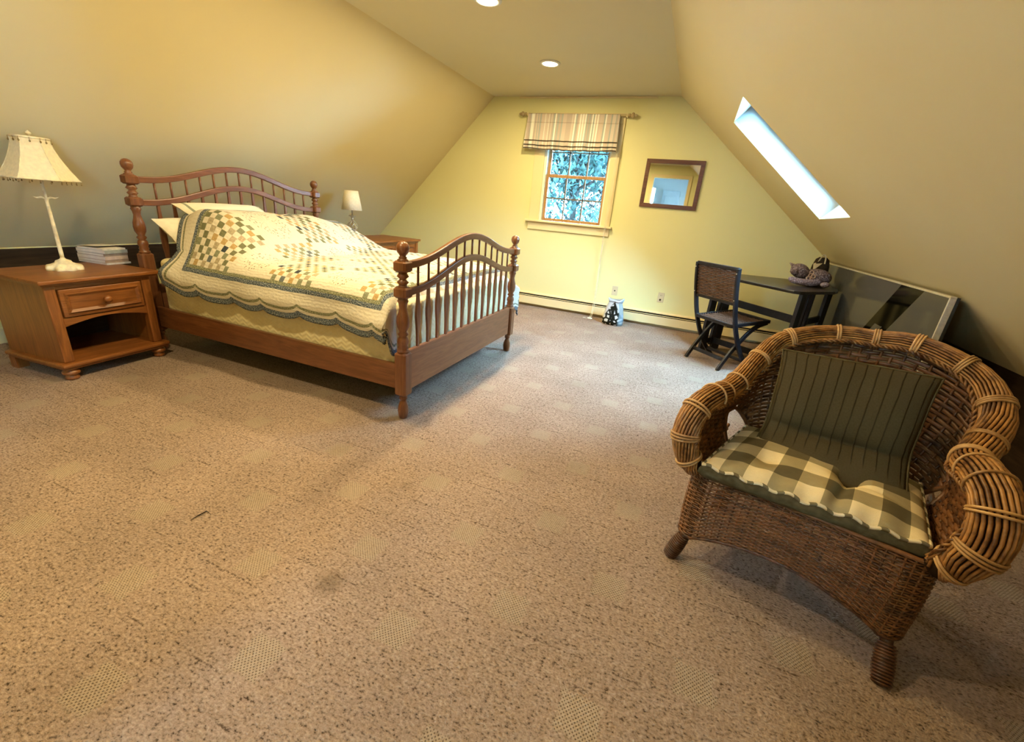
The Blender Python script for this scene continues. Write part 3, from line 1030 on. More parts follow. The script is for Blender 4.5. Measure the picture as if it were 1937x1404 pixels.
sd = qo.modifiers.new('thick', 'SOLIDIFY')
sd.thickness = .012
sd.offset = -1
tag(qo, 'cream patchwork quilt with blue scalloped border over the bed', 'quilt')

# ------------------------------------------------------------------ pillows at the head of the bed
def pillow(name, label, loc, size, tilt, yaw, mat, cat='pillow'):
    g = G()
    L, Wd, H = size
    def top(s):
        def f(u, v):
            x, y = (u - .5) * 2, (v - .5) * 2
            k_ = (max(0, 1 - abs(x) ** 2.6) * max(0, 1 - abs(y) ** 2.6)) ** .55
            pinch = 1 - .07 * (1 - abs(y)) * abs(x) ** 3 * 1.0
            pinch2 = 1 - .07 * (1 - abs(x)) * abs(y) ** 3
            z = s * H / 2 * k_ + .006 * mnoise.noise((x * 2 + loc[1], y * 2, s))
            return (x * Wd / 2 * pinch, y * L / 2 * pinch2, z)
        return f
    g.grid(top(1), 22, 28)
    g.grid(top(-1), 22, 28)
    o = g.build(name, mat, None, weld=True)
    o.location = loc
    o.rotation_euler = (0, tilt, yaw)
    return tag(o, label, cat)
def sham_mat():
    m, t = new_mat('striped_sham', (0.8, 0.75, 0.62), 0.9, 0.08)
    x, y, z = t.sep(t.obj())
    e = t.m('MAXIMUM', t.m('SUBTRACT', t.m('ABSOLUTE', x), .13), t.m('SUBTRACT', t.m('ABSOLUTE', y), .27))
    g1 = t.m('MULTIPLY', t.m('GREATER_THAN', e, .022), t.m('LESS_THAN', e, .040))
    t.color(t.mix(g1, (0.80, 0.74, 0.60), (0.27, 0.29, 0.22)))
    return m
WHITEC = plain('white_pillow_cotton', (0.80, 0.74, 0.62), 0.9, 0.08, 0, 0.05, 20, 0.3, 60)
pillow('pillow', 'plain white pillow leaning at the near corner of the headboard', (-3.455, 2.36, .86), (.66, .36, .15), math.radians(38), .05, WHITEC)
pillow('pillow', 'cream pillow with green striped edge on top by the headboard', (-3.47, 2.55, 1.015), (.72, .30, .11), math.radians(25), 0.0, sham_mat())
# ------------------------------------------------------------------ nightstand on the left
def bun_foot(x, y, h, r):
    return G().lathe([(r * .55, 0), (r * .72, .003), (r * .80, h * .18), (r * .66, h * .34), (r * .6, h * .40), (r * .95, h * .52), (r, h * .64), (r * .92, h * .76), (r * .70, h * .82), (r * .78, h * .9), (r * .78, h)], 18, Matrix.Translation((x, y, 0)))
def raised_drawer(parent, x, y0, y1, z0, z1, knobs, M_Y, name='drawer'):
    """drawer front in the plane x (front towards +x)"""
    d = G().b2(x - .016, x + .012, y0, y1, z0, z1).build(name, M_Y, parent, .005)
    r = G()
    b = .022
    for i in range(1):
        ins = .045
        o_, i_ = [(y0 + b, z0 + b), (y1 - b, z0 + b), (y1 - b, z1 - b), (y0 + b, z1 - b)], [(y0 + ins, z0 + ins), (y1 - ins, z0 + ins), (y1 - ins, z1 - ins), (y0 + ins, z1 - ins)]
        vs = [(x + .012, p[0], p[1]) for p in o_] + [(x + .024, p[0] + (.007 if p[0] < (y0 + y1) / 2 else -.007), p[1] + (.007 if p[1] < (z0 + z1) / 2 else -.007)) for p in o_] + [(x + .013, p[0], p[1]) for p in i_]
        fs = []
        for q in range(4):
            w_ = (q + 1) % 4
            fs += [(q, w_, 4 + w_, 4 + q), (4 + q, 4 + w_, 8 + w_, 8 + q)]
        r.add(vs, fs)
    r.build('moulding', M_Y, d)
    for ky in knobs:
        G().lathe([(.010, 0), (.010, .012), (.020, .020), (.024, .030), (.020, .040), (.008, .045), (.001, .046)], 16, Matrix.Translation((x + .012, ky, (z0 + z1) / 2)) @ Matrix.Rotation(PI / 2, 4, 'Y')).build('knob', M_Y, d)
ns = thing('nightstand', 'orange pine nightstand with one drawer and an open arched shelf', 'nightstand', (-3.43, 1.295, 0), math.radians(4.5))
# local: x <= 0 goes back to the wall, y 0..0.66 to the right
ND, NW, NH = .56, .622, .63
G().b2(-ND - .01, .012, -.015, NW + .035, NH - .024, NH).build('top_board', ORG['Y'], ns, .006)
G().b2(-ND, -.005, .0, NW + .02, NH - .036, NH - .024).build('top_moulding', ORG['Y'], ns, .004)
for y in (.03, NW - .03):
    G().b2(-ND, -.055, y - .009, y + .009, .115, NH - .036).build('side_panel', ORG['Z'], ns)
    fy = .046 if y < .3 else NW - .046
    G().b2(-.075, -.025, fy - .028, fy + .028, .115, NH - .036).build('front_stile', ORGK, ns, .006)
G().b2(-ND, -ND + .012, .03, NW - .03, .115, NH - .036).build('back_panel', DARKBROWN, ns)  # back coloured darker to stand in for shade inside the open shelf
G().b2(-.072, -.028, .07, NW - .07, NH - .062, NH - .036).build('top_rail', ORG['Y'], ns)
ar = [(.072, .335)] + [(.072 + (NW - .144) * i / 16, .335 + .035 * math.sin(PI * i / 16)) for i in range(17)] + [(NW - .072, .335), (NW - .072, .388), (.072, .388)]
G().prism(ar[1:-3] + ar[-2:], -.064, -.034, Matrix(((0, 0, 1, 0), (1, 0, 0, 0), (0, 1, 0, 0), (0, 0, 0, 1)))).build('arched_rail', ORG['Y'], ns)
G().b2(-ND + .012, -.04, .04, NW - .04, .385, .395).build('drawer_divider', ORG['Y'], ns)
raised_drawer(ns, -.035, .082, NW - .082, .394, NH - .066, (NW / 2,), ORG['Y'])
G().b2(-ND, .012, -.012, NW + .012, .088, .115).build('base_board', ORG['Y'], ns, .010)
G().b2(-ND + .01, .0, 0, NW, .074, .088).build('base_moulding', ORG['Y'], ns, .004)
for x in (-.045,):
    for y in (.045, NW - .045):
        bun_foot(x, y, .076, .045).build('bun_foot', ORG['Z'], ns)
for y in (.03, NW - .03):
    G().b2(-ND + .01, -ND + .07, y - .03, y + .03, 0, .075).build('rear_foot', ORG['Z'], ns)

# tall cream lamp
L1 = (-3.79, 1.575)
la = thing('table_lamp', 'tall cream lamp with bell shade and bead fringe on the left nightstand', 'lamp', (*L1, NH))
def scallop_base(u, v):
    a = 2 * PI * v
    r = [.088, .090, .082, .060, .044, .038, .016, .009][int(round(u * 7))]
    z = [.0, .010, .022, .034, .044, .056, .066, .078][int(round(u * 7))]
    w_ = 1 + .09 * math.cos(8 * a) * (1 if u < .5 else .3)
    zz = z + (.006 * math.cos(8 * a) if 0 < u < .35 else 0)
    return (r * w_ * math.cos(a), r * w_ * math.sin(a), max(0, zz) if u > 0 else 0)
G().grid(scallop_base, 7, 48).build('base', CREAMLAMP, la, weld=True)
G().lathe([(.010, .07), (.011, .10), (.0095, .30), (.0085, .42), (.012, .43), (.008, .44), (.008, .53), (.011, .535), (.006, .57)], 12).build('stem', CREAMLAMP, la)
lf = G()
for sgn in (-1, 1):
    lf.tube([(0, 0, .43), (0, sgn * .022, .442), (0, sgn * .045, .438), (0, sgn * .062, .446)], [.005, .008, .005, .001], 6)
lf.build('leaf_ornament', CREAMLAMP, la)
def shade_ring(z, r, k_):
    # hexagon with soft panels
    pts = []
    for i in range(6):
        a0, a1 = (i + .1) * PI / 3, (i + 1.1) * PI / 3
        for q in range(4):
            f = q / 4
            pts.append((r * (math.cos(a0) * (1 - f) + math.cos(a1) * f), r * (math.sin(a0) * (1 - f) + math.sin(a1) * f), z))
    return pts
zs0, zs1 = .548, .775
sh = G()
lay = []
for i in range(11):
    u = i / 10
    r = .082 + (.178 - .082) * ((1 - u) ** 1.55)
    lay.append(shade_ring(zs0 + (zs1 - zs0) * u, r, u))
vs = [p for l in lay for p in l]
fs = []
for i in range(10):
    for q in range(24):
        fs.append((i * 24 + q, i * 24 + (q + 1) % 24, i * 24 + 24 + (q + 1) % 24, i * 24 + 24 + q))
sh.add(vs, fs)
so = sh.build('lamp_shade', SHADEC, la)
sm_ = so.modifiers.new('t', 'SOLIDIFY')
sm_.thickness = .002
tr = G()
tr.tube(lay[0], .005, 6, True)
tr.tube(lay[-1], .0065, 6, True)
for q in range(0, 24, 4):
    tr.tube([l[q] for l in lay], .0022, 5)
tr.build('shade_braid', CREAMLAMP, la)
bd = G()
for i in range(0, 24):
    p = Vector(lay[0][i])
    bd.tube([p, p + Vector((0, 0, -.016))], .0012, 4)
    bd.ball(p + Vector((0, 0, -.018)), (.0035, .0035, .006), 6, 4)
    if i % 2 == 0:
        p = Vector(lay[-1][i])
        p += Vector((p.x, p.y, 0)).normalized() * .007
        bd.tube([p, p + Vector((0, 0, -.018))], .0012, 4)
        bd.ball(p + Vector((0, 0, -.020)), (.0045, .0045, .007), 6, 4)
stuff(bd.build('bead_fringe', BEADM, la))
G().lathe([(.004, zs1 - .02), (.004, zs1 + .012), (.012, zs1 + .018), (.014, zs1 + .026), (.006, zs1 + .036), (.001, zs1 + .04)], 10).build('finial', CREAMLAMP, la)
hp = G()
for q in range(3):
    a = q * 2 * PI / 3
    hp.tube([(0, 0, zs1 - .012), (.078 * math.cos(a), .078 * math.sin(a), zs1 - .004)], .002, 5)
hp.tube([(0, 0, .56), (0, .05, .62), (0, .045, .70), (0, 0, zs1 - .012), (0, -.045, .70), (0, -.05, .62), (0, 0, .56)], .002, 5)
hp.build('harp', SILVER, la)
G().ball((.012, .024, .545), (.006, .006, .006), 8, 5).build('switch', SILVER, la)

# stack of paperbacks and papers
BC = [(0.70, 0.66, 0.62), (0.42, 0.30, 0.22), (0.66, 0.52, 0.44), (0.30, 0.24, 0.20), (0.46, 0.50, 0.46), (0.74, 0.70, 0.60)]
LBL = ['bottom pale book of the stack on the left nightstand', 'second pink-beige book from the bottom of the nightstand stack', 'third beige book from the bottom of the nightstand stack',
       'fourth cream book from the bottom of the nightstand stack', 'fifth grey-green book just under the raised cover in the nightstand stack', 'topmost book with lifted cover on the nightstand stack']
HB = [.012, .020, .024, .018, .022, .014]
zb = NH
for i in range(6):
    rnd = random.Random(40 + i)
    t = thing('book', LBL[i], 'book', (-3.985 + rnd.uniform(-.004, .004), 1.89 + rnd.uniform(-.004, .004), zb), math.radians(9 + rnd.uniform(-2, 2)), 'books stacked on the left nightstand')
    hh = HB[i]
    L_, W_ = .27 - .009 * (i % 2) - .004 * i, .160 - .004 * (i % 3)
    cm_ = plain('paper_cover', BC[i], 0.6, 0.25, 0, .12, 30)
    G().b2(-L_ / 2, L_ / 2 - .003, -W_ / 2, W_ / 2, .0016, hh - .0016).build('page_block', PAPER, t)
    c_ = G().b2(-L_ / 2 - .001, L_ / 2, -W_ / 2 - .001, W_ / 2 + .001, 0, .0016)
    if i < 5:
        c_.b2(-L_ / 2 - .001, L_ / 2, -W_ / 2 - .001, W_ / 2 + .001, hh - .0016, hh)
    else:
        c_.add([(-L_ / 2, -W_ / 2, hh), (L_ / 2 - .05, -W_ / 2, hh + .012), (L_ / 2 - .05, W_ / 2, hh + .012), (-L_ / 2, W_ / 2, hh), (-L_ / 2, -W_ / 2, hh + .002), (L_ / 2 - .05, -W_ / 2, hh + .0137), (L_ / 2 - .05, W_ / 2, hh + .0137), (-L_ / 2, W_ / 2, hh + .002)],
               [(0, 1, 2, 3), (7, 6, 5, 4), (0, 4, 5, 1), (1, 5, 6, 2), (2, 6, 7, 3), (3, 7, 4, 0)])
    c_.b2(L_ / 2 - .002, L_ / 2, -W_ / 2, W_ / 2, .001, hh - .001)
    c_.build('cover', cm_, t)
    zb += hh + .0004

# ------------------------------------------------------------------ dresser and small lamp on the far side of the bed
DH = .79
dz = thing('dresser', 'low orange pine dresser on the far side of the bed', 'dresser', (-3.28, 3.98, 0), 0)
DW_, DD_ = .93, .54
G().b2(-DD_ - .02, .025, -.02, DW_ + .02, DH - .026, DH).build('top_board', ORG['Y'], dz, .007)
G().b2(-DD_, .005, 0, DW_, DH - .040, DH - .026).build('top_moulding', ORG['Y'], dz, .004)
for y in (.01, DW_ - .01):
    G().b2(-DD_, -.02, y - .01, y + .01, .11, DH - .04).build('side_panel', ORG['Z'], dz)
    fy = .025 if y < .3 else DW_ - .025
    G().b2(-.04, -.006, fy - .025, fy + .025, .11, DH - .04).build('front_stile', ORGK, dz, .004)
G().b2(-DD_, -DD_ + .012, .02, DW_ - .02, .11, DH - .04).build('back_panel', ORG['Y'], dz)
for z in (.125, .345, .565, DH - .05):
    G().b2(-.035, -.010, .05, DW_ - .05, z - .01, z + .01).build('front_rail', ORG['Y'], dz)
for z0, z1 in ((.137, .333), (.357, .553), (.577, DH - .062)):
    for y0, y1 in ((.055, DW_ / 2 - .006), (DW_ / 2 + .006, DW_ - .055)):
        raised_drawer(dz, -.022, y0, y1, z0, z1, ((y0 + y1) / 2,), ORG['Y'])
G().b2(-DD_, .012, -.012, DW_ + .012, .085, .112).build('base_board', ORG['Y'], dz, .008)
for x in (-.06, -DD_ + .06):
    for y in (.06, DW_ - .06):
        bun_foot(x, y, .086, .05).build('bun_foot', ORG['Z'], dz)
l2 = thing('table_lamp', 'small lamp with plain white cone shade and twisted silver cage on the dresser', 'lamp', (-3.70, 4.19, DH))
G().lathe([(.055, 0), (.058, .006), (.052, .014), (.030, .022), (.016, .030), (.012, .045), (.018, .052), (.012, .060)], 20).build('base', SILVER, l2)
for q in range(7):
    a0 = q * 2 * PI / 7
    G().tube([(.050 * math.sin(PI * min(1, max(0, u / 16))) ** .8 * math.cos(a0 + u * .12) + .004 * math.cos(a0), .050 * math.sin(PI * u / 16) ** .8 * math.sin(a0 + u * .12) + .004 * math.sin(a0), .06 + .13 * u / 16) for u in range(17)], .0045, 6).build('cage_bar', SILVER, l2)
G().lathe([(.012, .185), (.014, .20), (.010, .215), (.010, .235), (.018, .24), (.008, .245), (.008, .31)], 14).build('neck', SILVER, l2)
lv = G()
for q in range(4):
    a = q * PI / 2 + .5
    lv.tube([(0, 0, .205), (.014 * math.cos(a), .014 * math.sin(a), .225), (.032 * math.cos(a), .032 * math.sin(a), .236), (.042 * math.cos(a), .042 * math.sin(a), .230)], [.006, .008, .006, .001], 6)
lv.build('leaf_ornament', SILVER, l2)
s2 = G()
vs, fs = [], []
for i, (r, z) in enumerate(((.112, .298), (.0745, .506))):
    vs += [(r * math.cos(2 * PI * q / 36), r * math.sin(2 * PI * q / 36), z) for q in range(36)]
fs = [(q, (q + 1) % 36, 36 + (q + 1) % 36, 36 + q) for q in range(36)]
s2.add(vs, fs, True)
so = s2.build('lamp_shade', SHADEW, l2)
so.modifiers.new('t', 'SOLIDIFY').thickness = .002
hp = G()
for q in range(3):
    a = q * 2 * PI / 3
    hp.tube([(0, 0, .31), (.111 * math.cos(a), .111 * math.sin(a), .30)], .0015, 4)
hp.build('shade_spider', SILVER, l2)
# ------------------------------------------------------------------ wicker armchair (local: x right, y back, z up)
def cane_mat(name, dark, light, rough=0.42):
    m, t = new_mat(name, light, rough, 0.45)
    o = t.obj()
    r = t.n('ShaderNodeObjectInfo').outputs['Random']
    f = t.m('ADD', t.m('MULTIPLY', t.noise(38, 4, o), .75), t.m('MULTIPLY', r, .30))
    t.color(t.ramp(f, [(0.32, dark), (0.50, tuple((a + b) * .5 for a, b in zip(dark, light))), (0.72, light)]))
    t.bump(t.noise(160, 2, o), .15, .001)
    return m
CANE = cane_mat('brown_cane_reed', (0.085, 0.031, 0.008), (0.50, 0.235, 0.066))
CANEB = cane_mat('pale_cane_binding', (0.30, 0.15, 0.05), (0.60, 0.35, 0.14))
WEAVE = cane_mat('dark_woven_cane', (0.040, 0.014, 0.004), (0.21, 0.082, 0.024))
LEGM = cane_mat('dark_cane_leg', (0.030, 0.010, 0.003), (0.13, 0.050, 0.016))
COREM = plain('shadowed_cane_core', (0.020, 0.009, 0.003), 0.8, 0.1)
WC_O, WC_R = (0.5006, 1.4367), math.radians(-17.6)
wc = thing('wicker_armchair', 'large brown wicker armchair with rolled reed arms and back in the right foreground', 'armchair', (*WC_O, 0), WC_R)
half = [(.326, .012, .412, .034), (.362, -.008, .465, .040), (.385, -.008, .545, .043), (.378, .030, .632, .043), (.356, .120, .662, .041), (.344, .235, .652, .038),
        (.350, .340, .680, .037), (.348, .440, .752, .036), (.302, .530, .832, .034), (.200, .590, .880, .032), (.090, .618, .900, .031)]
ctrl = [(-u - .012, v, z, r) for u, v, z, r in half] + [(-.006, .625, .903, .031)] + [(u, v + .0, z + .012 * max(0, min(1, (z - .5) / .2)), r * 1.12) for u, v, z, r in reversed(half)]
NR = 132
ctrl = [(c_[0] + (.056 if c_[0] < -.02 else .046) * sstep(c_[1], .24, .44), c_[1], c_[2], c_[3]) for c_ in ctrl]
P4 = []
cps = [Vector((c_[0], c_[1], c_[2])) for c_ in ctrl]
crs = [Vector((c_[3], 0, 0)) for c_ in ctrl]
RIM = spline(cps, NR)
RR = [v.x for v in spline(crs, NR)]
# inner lower edge of the woven shell under the rim
hb = [(.318, .010, .40), (.322, .015, .41), (.322, .020, .41), (.318, .060, .41), (.312, .130, .41), (.305, .235, .41), (.298, .330, .41), (.275, .410, .41), (.225, .470, .41), (.150, .510, .41), (.07, .525, .41)]
bctrl = [(-u, v, z) for u, v, z in hb] + [(0, .528, .41)] + [(u, v, z) for u, v, z in reversed(hb)]
bctrl = [(c_[0] + .020 * sstep(c_[1], .28, .46), c_[1], c_[2]) for c_ in bctrl]
BOT = spline(bctrl, NR)
# frames along the rim: normal points outward/up from the seat centre
TT, NN, BB = [], [], []
for i in range(NR):
    T = (RIM[min(i + 1, NR - 1)] - RIM[max(i - 1, 0)]).normalized()
    inn = BOT[i] - RIM[i]
    inn = (inn - T * inn.dot(T))
    # outward reference: away from the woven shell
    N = (-inn).normalized()
    TT.append(T)
    NN.append(N)
    BB.append(T.cross(N).normalized())
def lerp_ref(arr, u):
    t = u * (NR - 1)
    k_ = min(int(t), NR - 2)
    f = t - k_
    return arr[k_] * (1 - f) + arr[k_ + 1] * f
for _ in range(5):
    NN = [((NN[max(i - 1, 0)] + NN[i] * 2 + NN[min(i + 1, NR - 1)]) / 4) for i in range(NR)]
for i in range(NR):
    NN[i] = (NN[i] - TT[i] * NN[i].dot(TT[i])).normalized()
    BB[i] = TT[i].cross(NN[i]).normalized()
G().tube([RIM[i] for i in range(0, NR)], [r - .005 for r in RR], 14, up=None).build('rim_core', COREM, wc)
NREED = 24
for k_ in range(NREED):
    a = 2 * PI * k_ / NREED
    if 2.75 < a < 3.55:
        continue
    pts, rr = [], []
    for i in range(0, NR, 2):
        rad = RR[i] + .0005
        pts.append(RIM[i] + (NN[i] * math.cos(a) + BB[i] * math.sin(a)) * rad)
        rr.append(.80 * PI * RR[i] / NREED + .0002)
    G().tube(pts, rr, 5).build('reed', CANE, wc)
def binding(u, n=3):
    g = G()
    i0 = u * (NR - 1)
    for q in range(n):
        t = i0 + (q - (n - 1) / 2) * .0085 / ((RIM[min(int(i0) + 1, NR - 1)] - RIM[int(i0)]).length + 1e-6)
        t = max(0, min(NR - 1.001, t))
        k_ = int(t)
        f = t - k_
        c_ = RIM[k_].lerp(RIM[k_ + 1], f)
        r = RR[k_] * (1 - f) + RR[k_ + 1] * f + PI * RR[k_] / NREED + .0012
        N, B = NN[k_].lerp(NN[k_ + 1], f), BB[k_].lerp(BB[k_ + 1], f)
        g.tube([c_ + (N * math.cos(x * PI / 14) + B * math.sin(x * PI / 14)) * r for x in range(28)], .0042, 5, True)
    o = g.build('binding', CANEB, wc)
    return o
for u, n in ((.035, 2), (.085, 3), (.135, 2), (.185, 1), (.225, 1), (.27, 1), (.325, 2), (.38, 3), (.44, 2), (.50, 3), (.555, 3), (.61, 3), (.665, 3), (.72, 2), (.765, 3), (.80, 1), (.835, 1), (.875, 2), (.925, 3), (.97, 2)):
    binding(u, n)
# twisted braid along the inner edge of the roll
for ph in (0, PI):
    pts = []
    for i in range(15, NR * 3 - 17):
        t = i / 3
        k_ = min(int(t), NR - 2)
        f = t - k_
        c_ = RIM[k_].lerp(RIM[k_ + 1], f)
        N, B = NN[k_].lerp(NN[k_ + 1], f), BB[k_].lerp(BB[k_ + 1], f)
        inn = (BOT[k_] - RIM[k_]).normalized()
        # face side towards the seat
        side = Vector((-c_.x, .15 - c_.y, .2)).normalized()
        side = (side - N * side.dot(N)).normalized()
        base = c_ + (-N * .62 + side * .80).normalized() * (RR[k_] + .010)
        a = i * .95 + ph
        pts.append(base + N * .005 * math.cos(a) + side * .005 * math.sin(a))
    G().tube(pts, .0042, 5).build('braid_strand', CANE, wc)

def weave(surf, n_st, n_row, hole, wid, th, amp, stake_w, close_t=(0.0, 1.0), mat=WEAVE, sub=2):
    """surf(s,t)->Vector ; weavers run along s, stakes along t"""
    eps = 1e-3
    def nrm(s, t):
        ds = surf(min(1, s + eps), t) - surf(max(0, s - eps), t)
        dt = surf(s, min(1, t + eps)) - surf(s, max(0, t - eps))
        n = ds.cross(dt)
        return (n.normalized() if n.length > 1e-12 else Vector((0, 0, 1))), (dt.normalized() if dt.length > 1e-12 else Vector((0, 0, 1)))
    out = []
    for j_ in range(n_row):
        t = close_t[0] + (close_t[1] - close_t[0]) * (j_ + .5) / n_row
        run = []
        g = G()
        def flush(run):
            if len(run) < 3:
                return
            vs, fs = [], []
            for p, n, d in run:
                for a, b in ((-.5, -.15), (-.28, .5), (.28, .5), (.5, -.15), (0, -.5)):
                    vs.append(p + d * wid * a + n * th * b)
            for q in range(len(run) - 1):
                for k_ in range(5):
                    k2 = (k_ + 1) % 5
                    fs.append((q * 5 + k_, q * 5 + k2, q * 5 + 5 + k2, q * 5 + 5 + k_))
            fs.append((4, 3, 2, 1, 0))
            fs.append(tuple(len(vs) - 5 + k_ for k_ in range(5)))
            g.add(vs, fs, True)
        for q in range(n_st * sub + 1):
            s = q / (n_st * sub)
            if hole(s, t):
                flush(run)
                run = []
                continue
            n, d = nrm(s, t)
            ph = math.cos(PI * q / sub) * (1 if j_ % 2 == 0 else -1)
            run.append((surf(s, t) + n * amp * ph, n, d))
        flush(run)
        if g.v:
            out.append(g.build('weaver', mat, wc))
    for q in range(n_st + 1):
        s = q / n_st
        seg = []
        g = G()
        for j_ in range(17):
            t = j_ / 16
            if hole(s, t):
                if len(seg) > 1:
                    g.tube(seg, stake_w, 4)
                seg = []
            else:
                seg.append(surf(s, t))
        if len(seg) > 1:
            g.tube(seg, stake_w, 4)
        if g.v:
            g.build('stake', mat, wc)
def shell(s, t):
    a, b = lerp_ref(BOT, s), lerp_ref(RIM, s)
    r = RR[int(s * (NR - 1))]
    b = b.lerp(a, .25 * r / max(.02, (b - a).length))
    p = a.lerp(b, t)
    out = Vector((p.x, p.y - .15, 0))
    if out.length > 1e-6:
        p = p + out.normalized() * .030 * math.sin(PI * t)
    return p
def shole(s, t):
    p = shell(s, t)
    for sg in (-1, 1):
        if sg * p.x > .1:
            dv = (p.y - .375) / .072 if sg < 0 else (p.y - .36) / .05
            dz = (p.z - .40) / (.150 if sg < 0 else .10)
            if dv * dv + dz * dz < 1:
                return True
    return False
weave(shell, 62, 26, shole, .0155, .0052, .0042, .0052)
# wrapped edge of the two side openings
for sg in (-1, 1):
    pts = []
    for q in range(15):
        a = PI * q / 14
        y, z = (.375 - .074 * math.cos(a), .40 + .152 * math.sin(a)) if sg < 0 else (.36 - .052 * math.cos(a), .40 + .102 * math.sin(a))
        # project to the shell: nearest point with that y and z on that side
        best = None
        for i in range(60):
            s = i / 60 * .5 if sg < 0 else 1 - i / 60 * .5
            for t in (max(0, min(1, (z - .41) / .2 + dt)) for dt in (-.35, -.2, -.1, 0, .1, .2)):
                p = shell(s, t)
                d = (p.y - y) ** 2 + (p.z - z) ** 2
                if best is None or d < best[0]:
                    best = (d, p)
        pts.append(best[1])
    sm2 = [pts[0]] + [(pts[i - 1] + pts[i] * 2 + pts[i + 1]) / 4 for i in range(1, 14)] + [pts[-1]]
    G().tube(sm2, .008, 7).build('opening_edge', WEAVE, wc)

# skirt below the seat
SKW, SKD = .348, .50
def skirt_path(s):
    Lf, Ls, r = 2 * SKW - .12, SKD - .06, .06
    q = r * PI / 2
    tot = 2 * Ls + Lf + 2 * q
    d = s * tot
    if d < Ls:
        return Vector((-SKW, SKD - d, 0)), 'l', 1 - d / Ls
    d -= Ls
    if d < q:
        a = d / r
        return Vector((-SKW + r - r * math.cos(a), .06 - r * math.sin(a), 0)), 'c', 0
    d -= q
    if d < Lf:
        return Vector((-SKW + r + d, .0, 0)), 'f', d / Lf
    d -= Lf
    if d < q:
        a = d / r
        return Vector((SKW - r + r * math.sin(a), r - r * math.cos(a), 0)), 'c', 0
    d -= q
    return Vector((SKW, .06 + d, 0)), 'r', d / Ls
def skirt(s, t):
    p, k_, u = skirt_path(min(1, max(0, s)))
    zb = .125
    if k_ == 'f':
        zb = .125 + .075 * max(0.0, math.sin(PI * u)) ** .8
    elif k_ in 'lr':
        zb = .125 + .07 * max(0.0, math.sin(PI * u)) ** .8
    zt_ = .420
    z = zb + (zt_ - zb) * t
    fl = 1 + .05 * (1 - t) * 0
    bul = .012 * math.sin(PI * t)
    p = Vector((p.x * (1 + bul), p.y - (bul if k_ == 'f' else 0), z))
    return p
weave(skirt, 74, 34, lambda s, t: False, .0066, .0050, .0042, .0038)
G().tube([skirt(i / 120, 0) for i in range(121)], .007, 6).build('skirt_edge', WEAVE, wc)
G().tube([skirt(i / 120, 1) for i in range(121)], .008, 6).build('skirt_top_edge', WEAVE, wc)
# rear legs and front legs with wrapped feet
for x, y, lx, ly, nm in ((-.308, .045, -.040, -.040, 'leg'), (.312, .045, .022, -.100, 'leg'), (-.27, .47, -.02, .03, 'leg'), (.27, .47, .02, .03, 'leg')):
    top = Vector((x, y, .41))
    knee = Vector((x, y, .135))
    foot = Vector((x + lx, y + ly, 0))
    g = G()
    d = (foot - knee)
    path = [top, knee.lerp(top, .3), knee] + [knee + d * u for u in (.12, .25, .38, .48, .60, .72, .84, .93, 1.0)]
    rad = [.020, .021, .024, .020, .017, .019, .024, .026, .0255, .023, .020, .017]
    g.tube(path, rad, 12)
    lo = g.build(nm, LEGM, wc)
    g = G()
    for q in range(13):
        u = .30 + .055 * q
        r = .0195 + .0075 * math.sin(PI * min(1, (u - .22) / .9))
        c_ = knee + d * u
        z = d.normalized()
        a1 = z.cross(Vector((0, 1, 0))).normalized()
        a2 = z.cross(a1)
        g.tube([c_ + (a1 * math.cos(w_ * PI / 8) + a2 * math.sin(w_ * PI / 8)) * r for w_ in range(16)], .0036, 5, True)
    stuff(g.build('foot_wrap', LEGM, lo))
# seat deck
G().b2(-.30, .30, .02, .46, .385, .400).build('seat_deck', COREM, wc)

# ------------------------------------------------------------------ gingham seat cushion
def gingham():
    m, t = new_mat('olive_gingham', (0.5, 0.45, 0.25), 0.9, 0.08)
    u, v, _ = t.sep(t.uv())
    a = t.m('MODULO', t.m('FLOOR', t.m('DIVIDE', u, .074)), 2.0)
    b = t.m('MODULO', t.m('FLOOR', t.m('DIVIDE', v, .074)), 2.0)
    s = t.m('ADD', a, b)
    f = t.noise(40, 3, t.comb(u, v, 0))
    weft = t.noise(700, 1, t.mapping(t.comb(u, v, 0), (1, .25, 1)))
    light = t.mix(f, (0.80, 0.62, 0.32), (0.90, 0.71, 0.40))
    midc = t.mix(f, (0.31, 0.235, 0.11), (0.40, 0.305, 0.15))
    dark = t.mix(f, (0.095, 0.075, 0.034), (0.13, 0.10, 0.048))
    col = t.mix(t.m('GREATER_THAN', s, .5), light, midc)
    col = t.mix(t.m('GREATER_THAN', s, 1.5), col, dark)
    t.color(t.mix(t.m('MULTIPLY', weft, .18), col, (0.05, 0.04, 0.02)))
    t.bump(t.noise(420, 2, t.comb(u, v, 0)), .25, .001)
    return m
GING = gingham()
cu = thing('seat_cushion', 'olive and cream gingham cushion with piped edge on the wicker armchair seat', 'cushion', (*WC_O, .402), WC_R)
CQ = [Vector((-.308, -.042, .064)), Vector((.303, .012, .062)), Vector((.292, .385, .085)), Vector((-.264, .385, .085))]   # front-left, front-right, back-right, back-left
def cq(u, v):
    return (CQ[0] * (1 - u) + CQ[1] * u) * (1 - v) + (CQ[3] * (1 - u) + CQ[2] * u) * v
TUFT = [(.66, .46, .034), (.27, .30, .020), (.40, .80, .02)]
